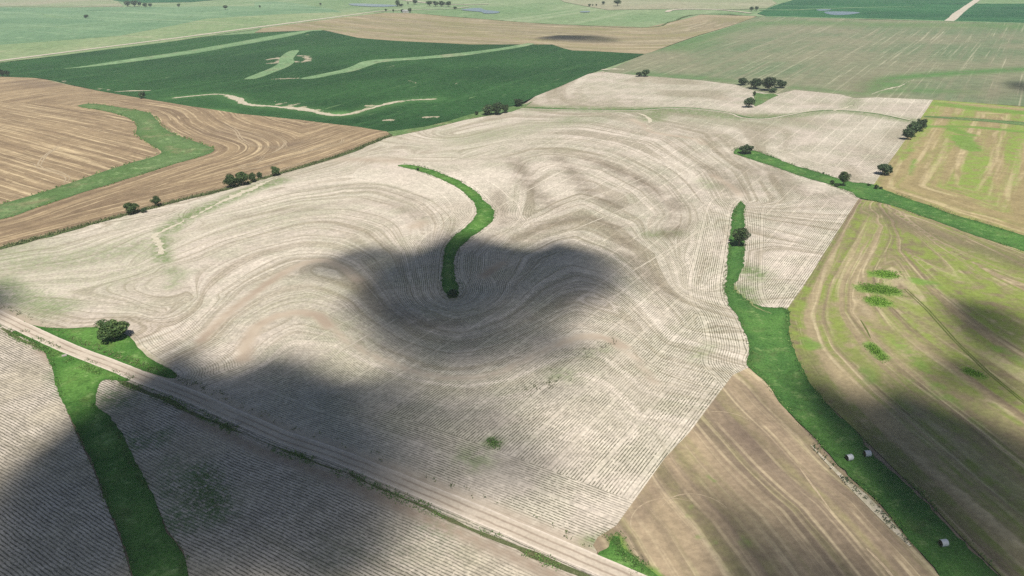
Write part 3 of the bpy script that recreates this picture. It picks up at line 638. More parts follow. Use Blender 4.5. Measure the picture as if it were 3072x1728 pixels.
sheet("streaky_field", fr2, 2.4, 0.01, LIME2, {"u": levels(FR2_L, 16.0), "green": paint([([(2060,640),(2040,700),(2020,760),(2015,830)], 6, .35), ([(2100,560),(2080,610)], 7, .4), ([(2205,690),(2235,692)], 4, .9), ([(2180,726),(2240,732)], 5, .9), ([(2195,760),(2215,762)], 4, .9), ([(2310,705),(2345,715)], 4, .7), ([(2030,860),(2045,870)], 4, .8), ([(2190,870),(2220,900)], 3, .9), ([(2440,935),(2465,945)], 3, .8), ([(2520,880),(2560,900)], 5, .6), ([(2170,930),(2190,960)], 4, .6), ([(2300,960),(2360,1000)], 5, .4), ([(2260,860),(2350,960),(2460,1060)], 4, .5), ([(2100,720),(2140,700)], 10, .3)]), "dark": paint([([(2200,530),(2300,570),(2450,620),(2576,665)], 7, .8), ([(2040,900),(2080,980),(2160,1060),(2330,1230),(2500,1410)], 4, .6), ([(2150,510),(2080,620),(2040,700)], 3, .5), ([(2150,900),(2220,960)], 8, .35)])}, "streaky tan and green regrowth field, lower right")
FT = [(1882,925),(1900,934),(1935,972),(1982,1036),(2033,1091),(2092,1156),(2147,1211),(2197,1253),(2244,1308),(2294,1366),(2332,1411),(2380,1470),(2440,1560),(1760,1560),(1640,1475),(1590,1445),(1515,1408),(1492,1372),(1503,1352),(1550,1322),(1673,1152),(1735,1087),(1843,944)]
ft = poly(FT, 3)
ft_r, ft_l = catmull(G(GB_L[13:]), False, 2.0), densify(G([(1882,925),(1843,944),(1735,1087),(1550,1322),(1503,1356)]), False, 2.0)
def ft_u(P): return 12 + seg_dist(P, ft_r) + 0.12*seg_dist(P, ft_l)
sheet("grazed_field", ft, 2.2, 0.012, TRI, {"u": ft_u, "green": paint([([(1715,1155),(1700,1190)], 0.98, 0.50), ([(1775,1195),(1800,1215)], 1.05, 0.56), ([(1740,1270),(1730,1310)], 1.54, 0.43), ([(1760,1350),(1800,1370)], 1.05, 0.56), ([(1870,1360),(1890,1400)], 2.10, 0.43), ([(1790,1420),(1860,1440)], 2.10, 0.31), ([(1545,1350),(1560,1380),(1600,1420),(1680,1470)], 1.82, 1.0), ([(1510,1400),(1580,1440)], 1.75, .9)]), "dark": paint([([(1860,1090),(1910,1130)], 6, .7), ([(1900,985),(1930,1020),(1985,1080)], 3, .6), ([(1600,1300),(1680,1190)], 2, .6), ([(2100,1210),(2250,1370)], 2.5, .7), ([(1860,1180),(1830,1280)], 6, .4)])}, "tan grazed stubble triangle with turning circles")
sheet("grass_corner", wobble(catmull(G([(1505,1400),(1530,1385),(1545,1350),(1556,1352),(1560,1375),(1590,1400),(1640,1440),(1700,1485),(1660,1500),(1580,1452)]), True, 1.0), .3, 1), 1.5, 0.05, GRASS, None, "bright green grass corner where road meets the tan triangle", edge=True)

# fields south of the road
S_A = [(-60,772),(0,800),(40,835),(75,858),(107,880),(130,919),(140,962),(160,1012),(190,1087),(235,1182),(275,1287),(307,1369),(330,1449),(350,1540),(-160,1540),(-160,760)]
S_B = [(240,965),(262,955),(330,945),(400,972),(475,1002),(575,1048),(644,1078),(869,1163),(1019,1224),(1169,1287),(1288,1337),(1413,1391),(1538,1445),(1660,1500),(1720,1560),(480,1560),(475,1449),(462,1387),(420,1332),(405,1294),(375,1227),(327,1149),(300,1087),(270,1047),(240,1024)]
r_a, r_b = road_c[0], road_c[-1]
rd = lambda P: seg_dist(P, road_c)
bare_s = lambda P: np.exp(-((rd(P)-6.6)/1.5)**2)*(P[:, 0] > -85) + paint([([(110,880),(135,900)], 2.5, .9)])(P)
green_s = paint([([(490,1190),(520,1230),(540,1290)], 4, .8), ([(430,1160),(420,1250)], 3, .5), ([(300,1010),(270,1000)], 5, .6), ([(400,1110),(410,1090)], 2.5, .6), ([(440,1330),(430,1290)], 2.5, .8), ([(350,1120),(330,1100)], 2.5, .8), ([(870,1400),(1180,1360)], 8, .12), ([(1080,1310),(1130,1330)], 3, .5), ([(160,990),(135,940)], 2, .5), ([(480,1250),(475,1320)], 3, .6)])
sheet("stubble_field", poly(S_A, 3), 2.2, 0.0, SOUTH_M, {"u": rd, "green": green_s, "bare": bare_s}, "pale row stubble in the near corner below the road")
sheet("stubble_field", poly(S_B, 3), 2.2, 0.005, SOUTH_M, {"u": rd, "green": green_s, "bare": bare_s}, "pale row stubble between road and near grass strip")

# wheel tracks left by machines
def ring(x, y, r0, r1, a0, a1, n=40, sq=1.0):
    c = G([(x, y)])[0]; a = np.radians(np.linspace(a0, a1, n)); r = np.linspace(r0, r1, n)
    return np.stack([c[0]+r*np.cos(a), c[1]+r*np.sin(a)*sq], 1)
TRACK = mat_simple("pressed_straw", C(196,178,148), C(168,150,124), .6)
TRACK_G = mat_simple("dark_tramline", C(96,108,56), C(112,118,66), .6)
def track(world, w, lab, mat=None, z=.035): ribbon("wheel_track", None, [w*.5, w, w, w, w*.5], z, mat or TRACK, lab, cols=2, world_pts=world, wob=.15)
for x, y, r, a0, a1, lab in ((1750,1300,7.5,20,150,"middle"),(1700,1330,9.5,60,200,"lower"),(1820,1085,9,30,110,"top")):
    track(ring(x, y, r, r*.93, a0, a1), .26, "curved %s turning track in the tan triangle" % lab)
track(densify(G([(2012,1178),(2050,1230),(2090,1285)]), False, 2), .5, "pale line beside the waterway in the tan triangle")
track(densify(G([(2180,1380),(2220,1420),(2260,1470)]), False, 2), .5, "pale line at the foot of the tan triangle")
for k, d in enumerate((0, 7)):
    track(densify(G([(2275+d,728),(2330+d,780),(2400+d,858),(2480+d,935),(2580+d,1018)]), False, 3), .5, ("left" if k == 0 else "right")+" wheel of the dark tramline in the streaky field", TRACK_G)
track(densify(G([(2165,805),(2180,830),(2190,850)]), False, 3), .8, "short dark rut in the streaky field", TRACK_G)
for k, (p, lab) in enumerate((([(92,420),(105,398),(120,385),(140,373),(147,366)], "hooked track in the straight-swathed wheat"), ([(85,412),(100,425),(140,435),(165,448),(160,462)], "lower hooked track in the straight-swathed wheat"),
      ([(660,395),(640,412),(600,420),(640,425),(720,400),(800,372),(860,352)], "looping track near the hedgerow clump"), ([(560,312),(590,330),(605,352),(640,368),(700,372),(760,380)], "long curving track in the wheat field"), ([(700,352),(715,360),(690,382),(640,400)], "small hooked track in the wheat field"),
      ([(860,350),(855,360),(820,370),(760,385)], "track meeting the wheat field corner"), ([(600,470),(700,430),(800,395)], "track running along the hedgerow"))):
    c = catmull(G(p), False, 2.5); track(c, .8, lab, z=.10); track(c + np.array([1.0, 1.9]), .7, "second wheel of the " + lab, z=.10)
for k, (a, b) in enumerate((((1240,590),(1640,440)),((1290,640),(1700,470)),((1560,700),(1800,560)),((820,905),(1000,800)),((880,690),(1090,600)),((1180,560),(1420,430)))):
    c = densify(G([a, b]), False, 4); track(c, .7, "%s faint straight track across the pale field" % ("first","second","third","fourth","fifth","sixth")[k], PALE, .03)
# grassed waterways
sheet("grass_waterway", wobble(s_out, .5, 1), 1.8, 0.06, GRASS, None, "S-shaped green grass waterway in the middle of the pale field", edge=True)
sheet("grass_waterway", wobble(gb, .55, 1), 2.2, 0.065, GRASS_D, None, "broad green waterway with the hay bales, narrowing to a point", edge=True)
sheet("grass_waterway", wobble(gr, .6, 1), 2.6, 0.06, GRASS_D, None, "green waterway strip running to the right edge", edge=True)
sheet("grass_corner", wobble(corner, .2, 1), 1.8, 0.06, GRASS, None, "green grass corner under the big round tree", edge=True)
sheet("grass_waterway", wobble(sw, .3, 1), 1.8, 0.06, GRASS, None, "green waterway running down to the bottom edge", edge=True)
ribbon("erosion_gully", [(1846,716),(1856,735),(1866,746),(1884,758),(1898,772),(1918,782),(1940,790)], [.5,.8,1.0,.8,.8,.7,.4], 0.10, mat_simple("gully_soil", C(156,158,112), C(128,136,88), 1.0), "little winding gully in the broad waterway", wob=.8, step=1.0)
# the dirt road
ribbon("dirt_road", None, [4.8], 0.10, ROAD_M, "pale dirt road running diagonally across the foreground", cols=8, world_pts=road_c, wob=.06)

# ------------------------------------------------------------------ trees
LEAF = mat_leaf("tree_leaves", C(56,76,42), C(76,98,54), C(112,128,76))
LEAF_D = mat_leaf("dark_leaves", C(50,68,44), C(68,88,54), C(98,114,76))
LEAF_W = mat_leaf("weed_leaves", C(76,108,54), C(98,130,64), C(138,160,94))
LEAF_S = mat_leaf("scrub_leaves", C(74,84,52), C(96,106,66), C(140,138,96))
BARK = mat_simple("bark", C(150,138,118), C(104,92,76), 3.0)
def crown_mesh(name, seed, nl, lobe, leaves, leaf, squash=1.0, fill=0.25, low=0.0, mat=None):
    """unit crown, 1 wide, standing on z=0 and 1 high: clumps of leaves with gaps between them"""
    r = np.random.default_rng(seed); cs = []; tries = 0
    while len(cs) < nl and tries < 4000:
        tries += 1
        p = r.normal(0, 1, 3); p /= np.linalg.norm(p); p *= r.uniform(.45, 1.0)
        q = np.array([p[0]*(.5-lobe*.75), p[1]*(.5-lobe*.75), .5+p[2]*(.5-lobe*.75)])
        if q[2] < .28: q[:2] *= .6 + low
        if all(np.linalg.norm(q-c) > lobe*.62 for c in cs): cs.append(q)
    cs = np.array(cs); rad = r.uniform(.75, 1.2, len(cs))*lobe
    k = r.integers(0, len(cs), leaves); d = r.normal(0, 1, (leaves, 3)); d[:, 2] += 0.35; d /= np.linalg.norm(d, axis=1)[:, None]
    rr = rad[k]*np.where(r.random(leaves) < fill, r.uniform(.2, .8, leaves), r.uniform(.78, 1.08, leaves))
    P = cs[k] + d*rr[:, None]
    n = d*.8 + r.normal(0, .55, (leaves, 3)); n /= np.linalg.norm(n, axis=1)[:, None]
    a = np.cross(n, r.normal(0, 1, (leaves, 3))); a /= np.linalg.norm(a, axis=1)[:, None]; b = np.cross(n, a)
    s = leaf*r.uniform(.6, 1.35, leaves); a *= s[:, None]*.5; b *= s[:, None]*.36
    P[:, 2] = np.clip(P[:, 2], .01, 1.05)
    V = np.stack([P-a, P-b, P+a, P+b], 1).reshape(-1, 3)
    o = mesh_obj(name, V, np.arange(leaves*4, dtype=np.int32).reshape(-1, 4), mat or LEAF); set_attr(o, "lv", np.repeat(r.random(leaves), 4))
    me = o.data; bpy.data.objects.remove(o); return me
def tube(V, Fc, a, b, ra, rb, n=7):
    a = np.array(a, float); b = np.array(b, float); t = b-a; t /= np.linalg.norm(t); u = np.cross(t, (0.31, .87, .11)); u /= np.linalg.norm(u); w = np.cross(t, u); o = len(V)
    for c, rr in ((a, ra), (b, rb)):
        for k in range(n):
            x = 2*math.pi*k/n; V.append(tuple(c + rr*(u*math.cos(x)+w*math.sin(x))))
    for k in range(n): Fc.append((o+k, o+(k+1) % n, o+n+(k+1) % n, o+n+k))
    Fc.append(tuple(range(o, o+n))[::-1]); Fc.append(tuple(range(o+n, o+2*n)))
def trunk_mesh(name, seed, limbs, spread):
    r = random.Random(seed); V, Fc = [], []
    tube(V, Fc, (0,0,-.05), (.01,.01,.30), .045, .036); tube(V, Fc, (.01,.01,.29), (.0,.02,.62), .036, .016)
    for k in range(limbs):
        x = 6.283*(k+r.uniform(-.2,.2))/limbs; z = r.uniform(.22,.40); e = spread*r.uniform(.7,1.1)
        m = (math.cos(x)*e*.5, math.sin(x)*e*.5, z+.16); q = (math.cos(x)*e, math.sin(x)*e, z+r.uniform(.28,.46))
        tube(V, Fc, (0,0,z), m, .026, .018, 6); tube(V, Fc, m, q, .018, .006, 6)
    o = mesh_obj(name, V, Fc, BARK); me = o.data; bpy.data.objects.remove(o); return me
CROWN = {"round": [crown_mesh("crown", 100+k, 17, .19, 3400, .085) for k in range(3)],
         "dark": [crown_mesh("crown", 200+k, 14, .21, 1500, .11, mat=LEAF_D) for k in range(3)],
         "open": [crown_mesh("crown", 300+k, 18, .165, 2800, .08, fill=.2) for k in range(2)],
         "bush": [crown_mesh("crown", 400+k, 9, .24, 600, .15, low=.4, mat=LEAF_D) for k in range(2)],
         "far": [crown_mesh("crown", 500+k, 9, .23, 420, .17, low=.2, mat=LEAF_D) for k in range(3)]}
TRUNK = {k: trunk_mesh("trunk", 10+i, 6 if k in ("round","open","dark") else 3, .30 if k != "open" else .38) for i, k in enumerate(CROWN)}
_tc = [0]
def plant(kind, x, ytop, ybot, w, label, group=None, cat="tree", name="tree", lean=0.0):
    """a tree or bush whose outline in the photo is this box (photo pixels)"""
    c0 = G(src((x, ybot)))[0]; dist = math.hypot(*c0); dep = math.atan2(HC, dist)
    yb = ybot - 0.36*w*math.sin(dep)
    b = G(src((x, yb)))[0]; gz = float(height(b[None])[0])
    d = R @ np.array([x-CX, yb-CY, F]); depth = (HC-gz)/-d[2]*F/F
    depth = (b[0]*R[0][2]+b[1]*R[1][2]+(gz-HC)*R[2][2])
    W = w*depth/F
    dt = R @ np.array([x-CX, ytop+0.10*w*math.sin(dep)-CY, F]); t = math.hypot(*b)/math.hypot(dt[0], dt[1]); Hh = max(HC+dt[2]*t-gz, W*.45)
    _tc[0] += 1; k = _tc[0]
    o = empty(name, (b[0], b[1], gz), (k*2.39) % 6.28)
    bush = kind == "bush"
    z0 = 0.03 if bush else (.10 if kind != "open" else .22)
    cr = bpy.data.objects.new("crown", CROWN[kind][k % len(CROWN[kind])]); link(cr); cr.parent = o
    cr.location = (lean*W*.2, 0, z0*Hh); cr.scale = (W*1.04, W*1.0, Hh*(1-z0))
    tr = bpy.data.objects.new("trunk", TRUNK[kind]); link(tr); tr.parent = o; tr.scale = (W*.9, W*.9, Hh*(1.0 if not bush else .7))
    tag(o, label, cat, group)
    return o
HG, RG, FG, WG = "trees along the hedgerow", "trees in a row above the green patch", "far trees", "trees of the far windbreaks"
for a in (
 ("round",343,953,1031,102,"large round tree in the grass corner beside the dirt road"),
 ("open",2216,681,746,64,"open-crowned tree standing in the narrow green waterway"),
 ("dark",2241,432,465,46,"round tree at the tip of the green strip"),
 ("open",2529,513,562,40,"tall upright tree on the green strip"),
 ("dark",2653,490,529,50,"broad dark tree at the corner of the lime striped field"),
 ("dark",2762,352,396,38,"rearmost tree of the clump at the lime field corner"),
 ("dark",2737,357,413,46,"middle tree of the clump at the lime field corner"),
 ("dark",2723,382,422,36,"front tree of the clump at the lime field corner"),
 ("dark",2228,231,257,34,"smallest tree at the left end of the row above the green patch",RG),
 ("dark",2264,230,269,44,"domed tree second in the row above the green patch",RG),
 ("dark",2307,228,275,48,"biggest tree in the row above the green patch",RG),
 ("dark",2341,236,266,36,"tree at the right end of the row above the green patch",RG),
 ("dark",2246,288,325,38,"lone dark round tree below the row of trees"),
 ("dark",1937,207,231,28,"rounded tree on the edge of the olive field"),
 ("dark",1555,293,322,31,"round tree at the corner of the soybean field"),
 ("dark",1464,310,348,44,"left tree of the clump by the soybean corner"),
 ("dark",1492,305,347,40,"middle tree of the clump by the soybean corner"),
 ("dark",1516,309,341,24,"right tree of the clump by the soybean corner"),
 ("round",697,521,567,46,"left tree of the dense hedgerow clump",HG),
 ("round",729,511,561,46,"tallest tree of the dense hedgerow clump",HG),
 ("round",758,518,549,28,"right tree of the dense hedgerow clump",HG),
 ("round",828,497,530,28,"upright young tree at the far end of the hedgerow",HG),
 ("round",399,603,646,46,"round hedgerow tree with a bush at its right",HG),
 ("open",471,588,624,34,"small airy hedgerow tree by the brown stubble",HG),
 ("far",7,206,230,20,"left tree of the pair at the soybean field edge"),
 ("far",24,211,230,16,"right tree of the pair at the soybean field edge"),
 ("far",427,272,297,25,"grey-green small tree where soybeans meet wheat"),
 ("far",259,43,55,16,"lone tree in the far blue-green crop",FG),
 ("far",384,2,20,22,"left tree of the windbreak by the dark far crop",WG),
 ("far",404,0,20,24,"tallest tree of the windbreak by the dark far crop",WG),
 ("far",420,4,19,14,"right tree of the windbreak by the dark far crop",WG),
 ("far",436,8,22,18,"left tree of the low far pair beside the windbreak",WG),
 ("far",451,9,21,13,"right tree of the low far pair beside the windbreak",WG),
 ("far",537,10,21,12,"lone small tree right of the far windbreak",FG),
 ("open",677,13,30,16,"sparse far tree among the pale green strips",FG),
 ("far",780,15,23,8,"tiny lone tree left of the far pond",FG),
 ("far",962,8,16,8,"tiny tree above the far pond",FG),
 ("far",1193,0,20,16,"taller tree of the pair by the long far pond",FG),
 ("far",1203,10,21,18,"low tree of the pair by the long far pond",FG),
 ("far",1224,5,14,5,"thin far tree between the pond pair and the lane",FG),
 ("far",1245,-2,13,19,"tree overhanging the far white lane",FG),
 ("far",1288,1,18,20,"left tree of the big far windbreak",WG),
 ("far",1307,2,19,22,"second tree of the big far windbreak",WG),
 ("far",1326,3,20,24,"third tree of the big far windbreak",WG),
 ("far",1345,2,20,22,"right tree of the big far windbreak",WG),
 ("far",1365,19,28,13,"small round tree near the angular pond",FG),
 ("far",1158,26,34,8,"left of two small trees on the far road",FG),
 ("far",1180,27,37,7,"right of two small trees on the far road",FG),
 ("far",1207,27,38,11,"tree at the left end of the grey shed",FG),
 ("far",1230,24,38,15,"tree at the right end of the grey shed",FG),
 ("far",1768,11,20,9,"left of three small trees in the far pasture",FG),
 ("far",1778,12,18,6,"middle of three small trees in the far pasture",FG),
 ("far",1789,12,18,6,"right of three small trees in the far pasture",FG),
 ("far",1810,3,14,12,"round tree beside the tall far pasture tree",FG),
 ("open",1852,-4,19,26,"tall ragged tree in the far dry pasture",FG),
 ("far",2254,20,33,14,"left tree of the pair by the dark ponds field",FG),
 ("far",2270,18,32,14,"right tree of the pair by the dark ponds field",FG)):
    plant(*a)
for a in (
 ("bush",2495,537,555,15,"slim bush left of the tall upright tree"),
 ("bush",2509,549,562,18,"low dark bush at the foot of the tall upright tree"),
 ("bush",2607,550,558,14,"first shrub on the upper edge of the green strip"),
 ("bush",2628,553,568,14,"largest shrub on the upper edge of the green strip"),
 ("bush",2643,559,568,12,"last shrub on the upper edge of the green strip"),
 ("bush",2470,516,522,7,"tiny shrub on the strip left of the tall tree"),
 ("bush",2318,262,279,30,"low bush under the biggest tree of the row"),
 ("bush",2263,273,288,10,"little bush between the row and the lone dark tree"),
 ("bush",1916,213,231,22,"bush against the rounded tree on the olive field edge"),
 ("bush",1430,333,346,12,"small bush left of the soybean corner clump"),
 ("bush",1386,334,339,5,"tiny shrub in the grass wedge"),
 ("bush",779,515,538,20,"dark bush between the hedgerow clump and young tree"),
 ("bush",432,622,640,22,"dark bush right of the round hedgerow tree"),
 ("bush",1254,503,513,9,"tiny shrub near the start of the S-shaped waterway"),
 ("bush",1358,866,896,42,"dark bush filling the end of the S-shaped waterway")):
    plant(*a, cat="bush", name="bush")

# ------------------------------------------------------------------ loose vegetation too fine to count
def vnoise(P, sc, seed):
    r = np.random.default_rng(seed); out = np.zeros(len(P)); amp = 1.0; tot = 0
    for o in range(4):
        T = r.random((64, 64)); q = P/sc*(2**o) + 100
        i = np.floor(q).astype(int); f = q - i; f = f*f*(3-2*f); a = i % 64; b = (i+1) % 64
        v = (T[a[:,0],a[:,1]]*(1-f[:,0])+T[b[:,0],a[:,1]]*f[:,0])*(1-f[:,1]) + (T[a[:,0],b[:,1]]*(1-f[:,0])+T[b[:,0],b[:,1]]*f[:,0])*f[:,1]
        out += amp*v; tot += amp; amp *= 0.5
    return out/tot
def scatter_line(c, n, lo, hi, w=None):
    """n points beside a line, offset lo..hi to its left"""
    s = np.r_[0, np.cumsum(np.linalg.norm(np.diff(c, axis=0), axis=1))]; q = rng.uniform(0, s[-1], n)
    if w is not None: q = q[rng.random(n) < np.interp(q/s[-1], np.linspace(0, 1, len(w)), w)]
    x = np.interp(q, s, c[:, 0]); y = np.interp(q, s, c[:, 1]); t = np.gradient(c, axis=0); t /= np.linalg.norm(t, axis=1)[:, None]
    tx = np.interp(q, s, t[:, 0]); ty = np.interp(q, s, t[:, 1]); o = rng.uniform(lo, hi, len(q))
    return np.stack([x - ty*o, y + tx*o], 1)
def on_ground(P, h): return np.c_[P, height(P) + h]
def clumps(P, k, spread, hmax):
    q = np.repeat(P, k, 0) + rng.normal(0, spread, (len(P)*k, 2)); return on_ground(q, 0.1 + rng.random(len(q))**1.3*hmax)
verge = [.1,.5,.8,.9,.9,.9,.9,.9,.9,.9,.85,.8,.85,.7,.6,.8,.35,.55,.9,.8]
south_verge = road_c[8:] + np.array([-0.54, -0.84])*4.2
ribbon("verge_grass", None, [.6,1.2,1.3,1.0,1.2,1.1,1.2,.5,.9,.9], 0.05, mat_grass("verge_grass", C(116,122,82), C(136,134,98), C(170,160,126), 2.0), "grassy verge along the near side of the dirt road", world_pts=south_verge, wob=.6)
P = scatter_line(road_c, 2500, -5.8, -2.9, verge); P = P[vnoise(P, 7, 5)*.6 + vnoise(P, 2.5, 6)*.4 > .455]
cards("roadside_weeds", clumps(P, 6, .3, .35), rng.uniform(.15, .4, len(P)*6), LEAF_W, label="green weeds along the near side of the dirt road")
P = scatter_line(road_c, 700, 3.2, 5.6, [.1,.5,.3,.2,.6,.8,.9,.9,.6,.4,.3,.2,.2,.2,.15,.1,.1,.1,.05,0])
cards("roadside_weeds", clumps(P, 6, .3, .5), rng.uniform(.2, .45, len(P)*6), LEAF_S, label="dull weeds along the far side of the dirt road")
ribbon("hedgerow_grass", LINE_A, [3.2], 0.08, BRUSH, "grassy hedgerow strip between wheat and pale field", wob=.4)
P = scatter_line(catmull(G(LINE_A), False, 4), 1500, -1.6, 1.6)
cards("hedgerow_brush", clumps(P, 6, .4, .9), rng.uniform(.3, .7, len(P)*6), LEAF_S, label="brush growing along the hedgerow")
def edge_tufts(c, n, lo, hi, label, h=.4, mat=None, size=(.15, .45)):
    P = scatter_line(c, n, lo, hi); P = P[vnoise(P, 9, 77) > .45]; cards("edge_grass", clumps(P, 5, .3, h), rng.uniform(*size, len(P)*5), mat or LEAF_W, label=label)
edge_tufts(gb_l[::-1], 675, -.9, .5, "tall grass on the edge of the hay bale waterway")
edge_tufts(gb_r[::-1], 585, -.9, .5, "tall grass on the outer edge of the hay bale waterway")
edge_tufts(s_out, 315, -.2, .9, "tall grass round the S-shaped waterway")
edge_tufts(catmull(G(GR_U), False, 2.0), 540, -.8, .8, "brush on the upper edge of the green strip", .9)
edge_tufts(catmull(G(GR_L), False, 2.0), 315, -.6, .6, "tall grass on the lower edge of the green strip")
edge_tufts(sw, 720, -.2, .9, "tall grass round the near waterway")
edge_tufts(wl_out, 405, -.3, 1.2, "tall grass round the hooked waterway", .7, size=(.4, .9))
def patch_weeds(pts, n, spread, label, mat=None, h=.6):
    c = densify(G(pts), False, 1.0); P = c[rng.integers(0, len(c), n)] + rng.normal(0, spread, (n, 2))
    cards("weed_patch", clumps(P, 6, .3, h*.5), rng.uniform(.15, .4, n*6), mat or LEAF_W, label=label)
LEAF_L = mat_leaf("lime_leaves", C(96,138,46), C(118,158,58), C(146,178,84))
patch_weeds([(2212,688),(2245,692)], 420, 1.5, "upper lime weed patch in the streaky field", LEAF_L)
patch_weeds([(2182,724),(2240,732)], 700, 1.9, "widest lime weed patch in the streaky field", LEAF_L)
patch_weeds([(2198,756),(2218,762)], 420, 1.5, "lower lime weed patch in the streaky field", LEAF_L)
patch_weeds([(2190,870),(2222,905)], 200, .8, "slanting lime weed patch in the streaky field", LEAF_L)
patch_weeds([(2440,935),(2462,944)], 160, .8, "lime weed patch near the right edge", LEAF_L)
patch_weeds([(1236,1108),(1248,1122)], 70, .6, "dark weed clump in the pale rows")
patch_weeds([(1330,985),(1385,965),(1415,940)], 45, 1.6, "scattered weeds below the terrace", LEAF_S, .4)
patch_weeds([(1470,890),(1540,862)], 30, 1.4, "scattered weeds on the terrace", LEAF_S, .4)
patch_weeds([(500,1195),(540,1290)], 120, 2.2, "weeds among the near rows", None, .35)
patch_weeds([(1548,1352),(1560,1385),(1620,1430)], 160, .8, "bright weeds at the road corner", None, .2)
ribbon("bleached_residue", [(2040,1120),(2080,1162),(2130,1212),(2170,1245),(2210,1285),(2250,1330),(2290,1375)], [.3,.8,1.2,1.4,1.3,1.1,.4], 0.09, SAND, "bleached residue along the hay bale waterway", wob=.3)
P = scatter_line(catmull(G([(2040,1120),(2130,1212),(2210,1285),(2290,1375)]), False, 1.5), 60, -.8, .8)
cards("edge_shrubs", clumps(P, 8, .25, .5), rng.uniform(.2, .45, len(P)*8), LEAF_D, label="dark tufts on the bleached residue")
ribbon("eroded_bank", [(330,850),(350,872),(375,895),(400,912),(430,925)], [.5,1.2,1.0,1.4,.5], 0.08, SAND, "pale eroded bank of the grass corner", wob=.3)

# ------------------------------------------------------------------ hay bales
WRAP = Mat("net_wrap", .55, .3); _p = WRAP.attr("ax"); _n = WRAP.noise(9.0, detail=3)
WRAP = WRAP.out(WRAP.scale(WRAP.mix(_n.step(.3,.7), (.62,.63,.63), (.50,.51,.52)), ((_p*42.0).sin()).step(-.6,.6,.86,1.06)), _n, .4, .05)
HAY = mat_simple("hay_end", C(110,98,70), C(70,62,46), 7.0, bump=.6)
def bale(x, y, rz, label):
    b = G(src((x, y)))[0]; r, L, n = .70, 1.35, 36
    o = empty("hay_bale", (b[0], b[1], float(height(b[None])[0])+.06), rz)
    V, Fc, ax = [], [], []; prof = [(-.5,.955),(-.47,.99),(-.35,1.0),(-.18,.985),(0,1.0),(.18,.985),(.35,1.0),(.47,.99),(.5,.955)]
    for i, (t, k) in enumerate(prof):
        for j in range(n):
            a = 2*math.pi*j/n; z = r*k*math.sin(a); z = max(z, -r*.93)
            V.append((t*L, r*k*math.cos(a)*1.02, z + r*.93)); ax.append(t*L)
    for i in range(len(prof)-1):
        for j in range(n): Fc.append((i*n+j, i*n+(j+1) % n, (i+1)*n+(j+1) % n, (i+1)*n+j))
    w = mesh_obj("net_wrap", V, Fc, WRAP, o, True); set_attr(w, "ax", ax)
    for sgn in (-1, 1):
        V, Fc = [], []
        for k, dx in ((.955,0),(.8,.02),(.5,-.01),(.2,.02)):
            for j in range(n):
                a = 2*math.pi*j/n; V.append((sgn*(L/2+dx-.005), r*k*math.cos(a)*1.02, max(r*k*math.sin(a), -r*.93)+r*.93))
        for i in range(3):
            for j in range(n):
                f = (i*n+j, i*n+(j+1) % n, (i+1)*n+(j+1) % n, (i+1)*n+j); Fc.append(f if sgn > 0 else f[::-1])
        f = tuple(range(3*n, 4*n)); Fc.append(f if sgn > 0 else f[::-1])
        mesh_obj("hay_end", V, Fc, HAY, o)
    tag(o, label, "hay bale", "net-wrapped round bales on the green waterway")
bale(2547,1380,math.radians(14),"white-wrapped round hay bale next to the bleached field edge")
bale(2601,1368,math.radians(4),"white-wrapped round hay bale on the far side of the waterway")
bale(2829,1637,math.radians(8),"lone white-wrapped round hay bale nearest the bottom corner")

# ------------------------------------------------------------------ culvert pipes by the road, marker post, fence, shed
METAL = mat_simple("galvanised_pipe", C(190,186,178), C(160,152,142), 4.0, .6)
PIPE_SHADE = mat_simple("painted_pipe_shade", (.02,.02,.02), (.03,.03,.03))  # near-black discs just inside both pipe ends paint the shade of the hollow
def culvert(x, y, rz, L, r, label):
    b = G(src((x, y)))[0]; o = empty("culvert_pipe", (b[0], b[1], float(height(b[None])[0])+r*.7), rz); n = 20; V, Fc = [], []; k = int(L/.09)
    for i in range(k+1):
        rr = r*(1+.04*math.sin(i*math.pi/2))
        for j in range(n): a = 6.2832*j/n; V.append((-L/2+L*i/k, rr*math.cos(a), rr*math.sin(a)))
    for i in range(k):
        for j in range(n): Fc.append((i*n+j, i*n+(j+1) % n, (i+1)*n+(j+1) % n, (i+1)*n+j))
    mesh_obj("pipe_wall", V, Fc, METAL, o, True)
    for sg in (-1, 1): mesh_obj("mouth_shade_disc", [(sg*(L/2-.12), r*.97*math.cos(6.2832*j/n), r*.97*math.sin(6.2832*j/n)) for j in range(n)], [tuple(range(n))], PIPE_SHADE, o)
    tag(o, label, "culvert")
culvert(194,1069,math.radians(25),1.3,.38,"short pale culvert pipe at the grass below the road")
culvert(713,1276,math.radians(50),1.7,.30,"pale culvert pipe lying in the roadside weeds")
WOOD = mat_simple("weathered_post", C(190,184,172), C(150,142,128), 5.0)
def fence(pts, gap, label):
    c = densify(G(pts), False, gap); o = empty("wire_fence", (*c[0], float(height(c[:1])[0]))); z = height(c); b = np.array([*c[0], z[0]])
    V, Fc = [], []; tube(V, Fc, (0,0,-.2), (.02,.01,1.25), .07, .055, 6); p0 = mesh_obj("post", V, Fc, WOOD, o)
    for i in range(len(c)):
        q = p0 if i == 0 else p0.copy()
        if i: link(q); q.parent = o
        q.location = (c[i][0]-b[0], c[i][1]-b[1], z[i]-b[2]); q.rotation_euler = (random.uniform(-.06,.06), random.uniform(-.06,.06), random.uniform(0,6))
    for hgt in (.45, .8, 1.15):
        V, Fc = [], []
        for i in range(len(c)-1): tube(V, Fc, (*(c[i]-b[:2]), z[i]-b[2]+hgt), (*(c[i+1]-b[:2]), z[i+1]-b[2]+hgt), .006, .006, 4)
        mesh_obj("wire", V, Fc, METAL, o)
    tag(o, label, "fence")
